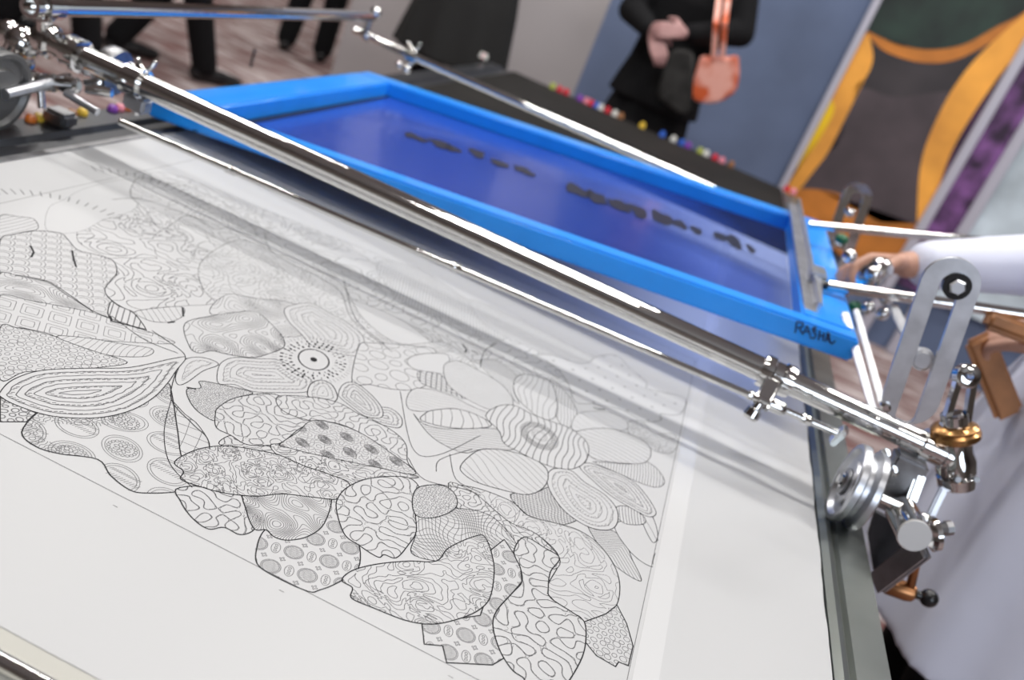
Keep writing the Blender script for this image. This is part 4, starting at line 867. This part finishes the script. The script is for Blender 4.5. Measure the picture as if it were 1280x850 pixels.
# person in black in front of the blue wall
L_, rz_, hg = (-.335, 4.55, 0), R(2), 1.66
tl_ = lambda p: tolocal(L_, rz_, hg, p)
h1 = aty(815, 40, 4.30); h2 = aty(858, 42, 4.30)
rt, W, Mx = person(L_, rz_, hg, 'person in a black coat and long skirt before the blue wall, hands together', BLACKC, BLACKC, SKINP,
       pose={'wrR': tl_(h1), 'wrL': tl_(h2), 'elR': tl_(aty(790, 12, 4.50)), 'elL': tl_(aty(926, 42, 4.48)), 'fdR': (.6, -.2, -.8), 'fdL': (-.9, -.2, -.1), 'curlR': .35, 'curlL': .4}, coat_hem=.80, skirt=True, voxel=.006, hairlong=True, name_top='black_coat')
bm = BM(); P = [(838, 62), (852, 60), (868, 66), (866, 110), (862, 142), (850, 144), (820, 120), (828, 90)]
f = bm.faces.new([bm.verts.new(aty(x, y, 4.24)) for x, y in P]); r = bmesh.ops.extrude_face_region(bm, geom=[f]); [setattr(v, 'co', v.co+Vector((0, .05, 0))) for v in r['geom'] if isinstance(v, bmesh.types.BMVert)]
bmesh.ops.recalc_face_normals(bm, faces=bm.faces[:]); bev(bm, .012, 3); obj('scarf_end', bm, GREYC, rt, angle=60)
# orange bag hanging from her arm
M, nt, b = nm('orange_print_bag'); n = nt.nodes.new('ShaderNodeTexNoise'); n.inputs['Scale'].default_value = 14; n.inputs['Detail'].default_value = 4; tcn = nt.nodes.new('ShaderNodeTexCoord'); nt.links.new(tcn.outputs['Object'], n.inputs['Vector'])
r = nt.nodes.new('ShaderNodeValToRGB'); r.color_ramp.elements[0].position = .38; r.color_ramp.elements[0].color = (.62, .10, .02, 1); r.color_ramp.elements[1].position = .56; r.color_ramp.elements[1].color = (.85, .42, .34, 1)
nt.links.new(n.outputs['Fac'], r.inputs['Fac']); nt.links.new(r.outputs['Color'], b.inputs['Base Color']); b.inputs['Roughness'].default_value = .6
BY = 4.26
bag = root('tote_bag', aty(893, 128, BY), 'orange and pale pink patterned bag hanging from the arm of the person in black', 'bag')
bm = BM(); prof = [(876, 68), (885, 72), (896, 69), (908, 72), (923, 68), (924, 95), (920, 115), (900, 128), (882, 130), (866, 126), (862, 112), (870, 88)]
fr = [bm.verts.new(aty(x, y, BY)) for x, y in prof]; bk = [bm.verts.new(aty(x, y, BY)+Vector((0, .09, 0))) for x, y in prof]
bm.faces.new(fr); bm.faces.new(bk[::-1])
for i in range(len(prof)): j = (i+1) % len(prof); bm.faces.new((fr[i], bk[i], bk[j], fr[j]))
bmesh.ops.recalc_face_normals(bm, faces=bm.faces[:]); bev(bm, .010, 2); obj('bag_body', bm, M, bag, angle=70)
for x in (892, 903):
    bm = BM(); bar(bm, aty(x, 72, BY-.01), aty(x+3, 30, BY-.05), .022, .005, RT); bar(bm, aty(x+3, 30, BY-.05), aty(x+12, -45, 4.42), .022, .005, RT); obj('bag_strap', bm, M, bag)

# person in dark jacket beyond the far end, seen from behind
person((-1.27, 4.36, 0), R(190), 1.80, 'person in a charcoal jacket and black trousers standing before the grey wall', CHARC, BLACKC, SKINP, pose={'wrL': (.10, -.20, 1.02), 'wrR': (-.10, -.22, 1.06), 'elL': (.24, -.02, 1.12), 'elR': (-.24, -.02, 1.12), 'fdL': (-1, -.2, 0), 'fdR': (1, -.2, 0)}, coat_hem=.58, voxel=.01, name_top='charcoal_jacket', coat_w=1.0)
# walkers on the carpet, upper left
W3 = at(205, 85, -TOP); W0 = at(8, 60, -TOP)
person((W3.x, W3.y, 0), R(140), 1.70, 'person in black trousers mid stride on the carpet, second from the left', BLACKC, BLACKC, SKINP, pose={'ankL': (.10, .22, .09), 'ankR': (-.10, -.16, .09)}, coat_hem=.85, voxel=.012, name_top='dark_jacket')
W1 = at(150, 70, -TOP); W2 = at(380, 70, -TOP)
person((W1.x-.12, W1.y-.35, 0), R(150), 1.76, 'person in black trousers standing on the carpet, farthest left', CHARC, BLACKC, SKINP, pose={'ankL': (.16, .14, .09), 'ankR': (-.14, -.10, .09)}, coat_hem=.85, voxel=.012, name_top='dark_jacket')
person((W2.x, W2.y, 0), R(200), 1.74, 'person in black trousers on the carpet behind the blue screen corner', CHARC, BLACKC, SKINP, pose={'ankL': (.13, .05, .09)}, coat_hem=.85, voxel=.012, name_top='dark_jacket')

# ================================================================== LIGHT
w = bpy.data.worlds.new('world'); SC.world = w; w.use_nodes = True
w.node_tree.nodes['Background'].inputs[0].default_value = (.9, .93, 1, 1); w.node_tree.nodes['Background'].inputs[1].default_value = .5
def area(name, loc, sx, sy, power, col=(1, .975, .945), rot=(0, 0, 0), spread=None):
    ld = bpy.data.lights.new(name, 'AREA'); ld.shape = 'RECTANGLE'; ld.size = sx; ld.size_y = sy; ld.energy = power; ld.color = col
    o = bpy.data.objects.new(name, ld); C.objects.link(o); o.location = loc; o.rotation_euler = rot; return o
for (x, y, p, sx, sy) in ((-2.6, 2.3, 62, 1.2, .13), (-.5, 2.5, 75, 1.2, .13), (1.6, 2.3, 62, 1.2, .13), (-2.6, 4.2, 55, 1.2, .13), (-.5, 4.2, 50, 1.2, .13), (1.8, 4.2, 55, 1.2, .13), (-.6, .3, 42, 1.2, .13), (-4.5, 6.5, 70, 1.2, .3), (-1.0, 9.0, 150, 3.5, .5), (2, -1, 25, 1.2, .13)):
    area('ceiling_light', (x, y, 4.1), sx, sy, p)
area('window_daylight', (2.4, -3.6, 2.3), 2.6, 2.2, 120, (.78, .87, 1), (R(86), 0, R(17)))
SC.view_settings.view_transform = 'Standard'; SC.view_settings.look = 'None'; SC.view_settings.gamma = 1; SC.view_settings.exposure = -0.35
SC.view_settings.use_curve_mapping = False
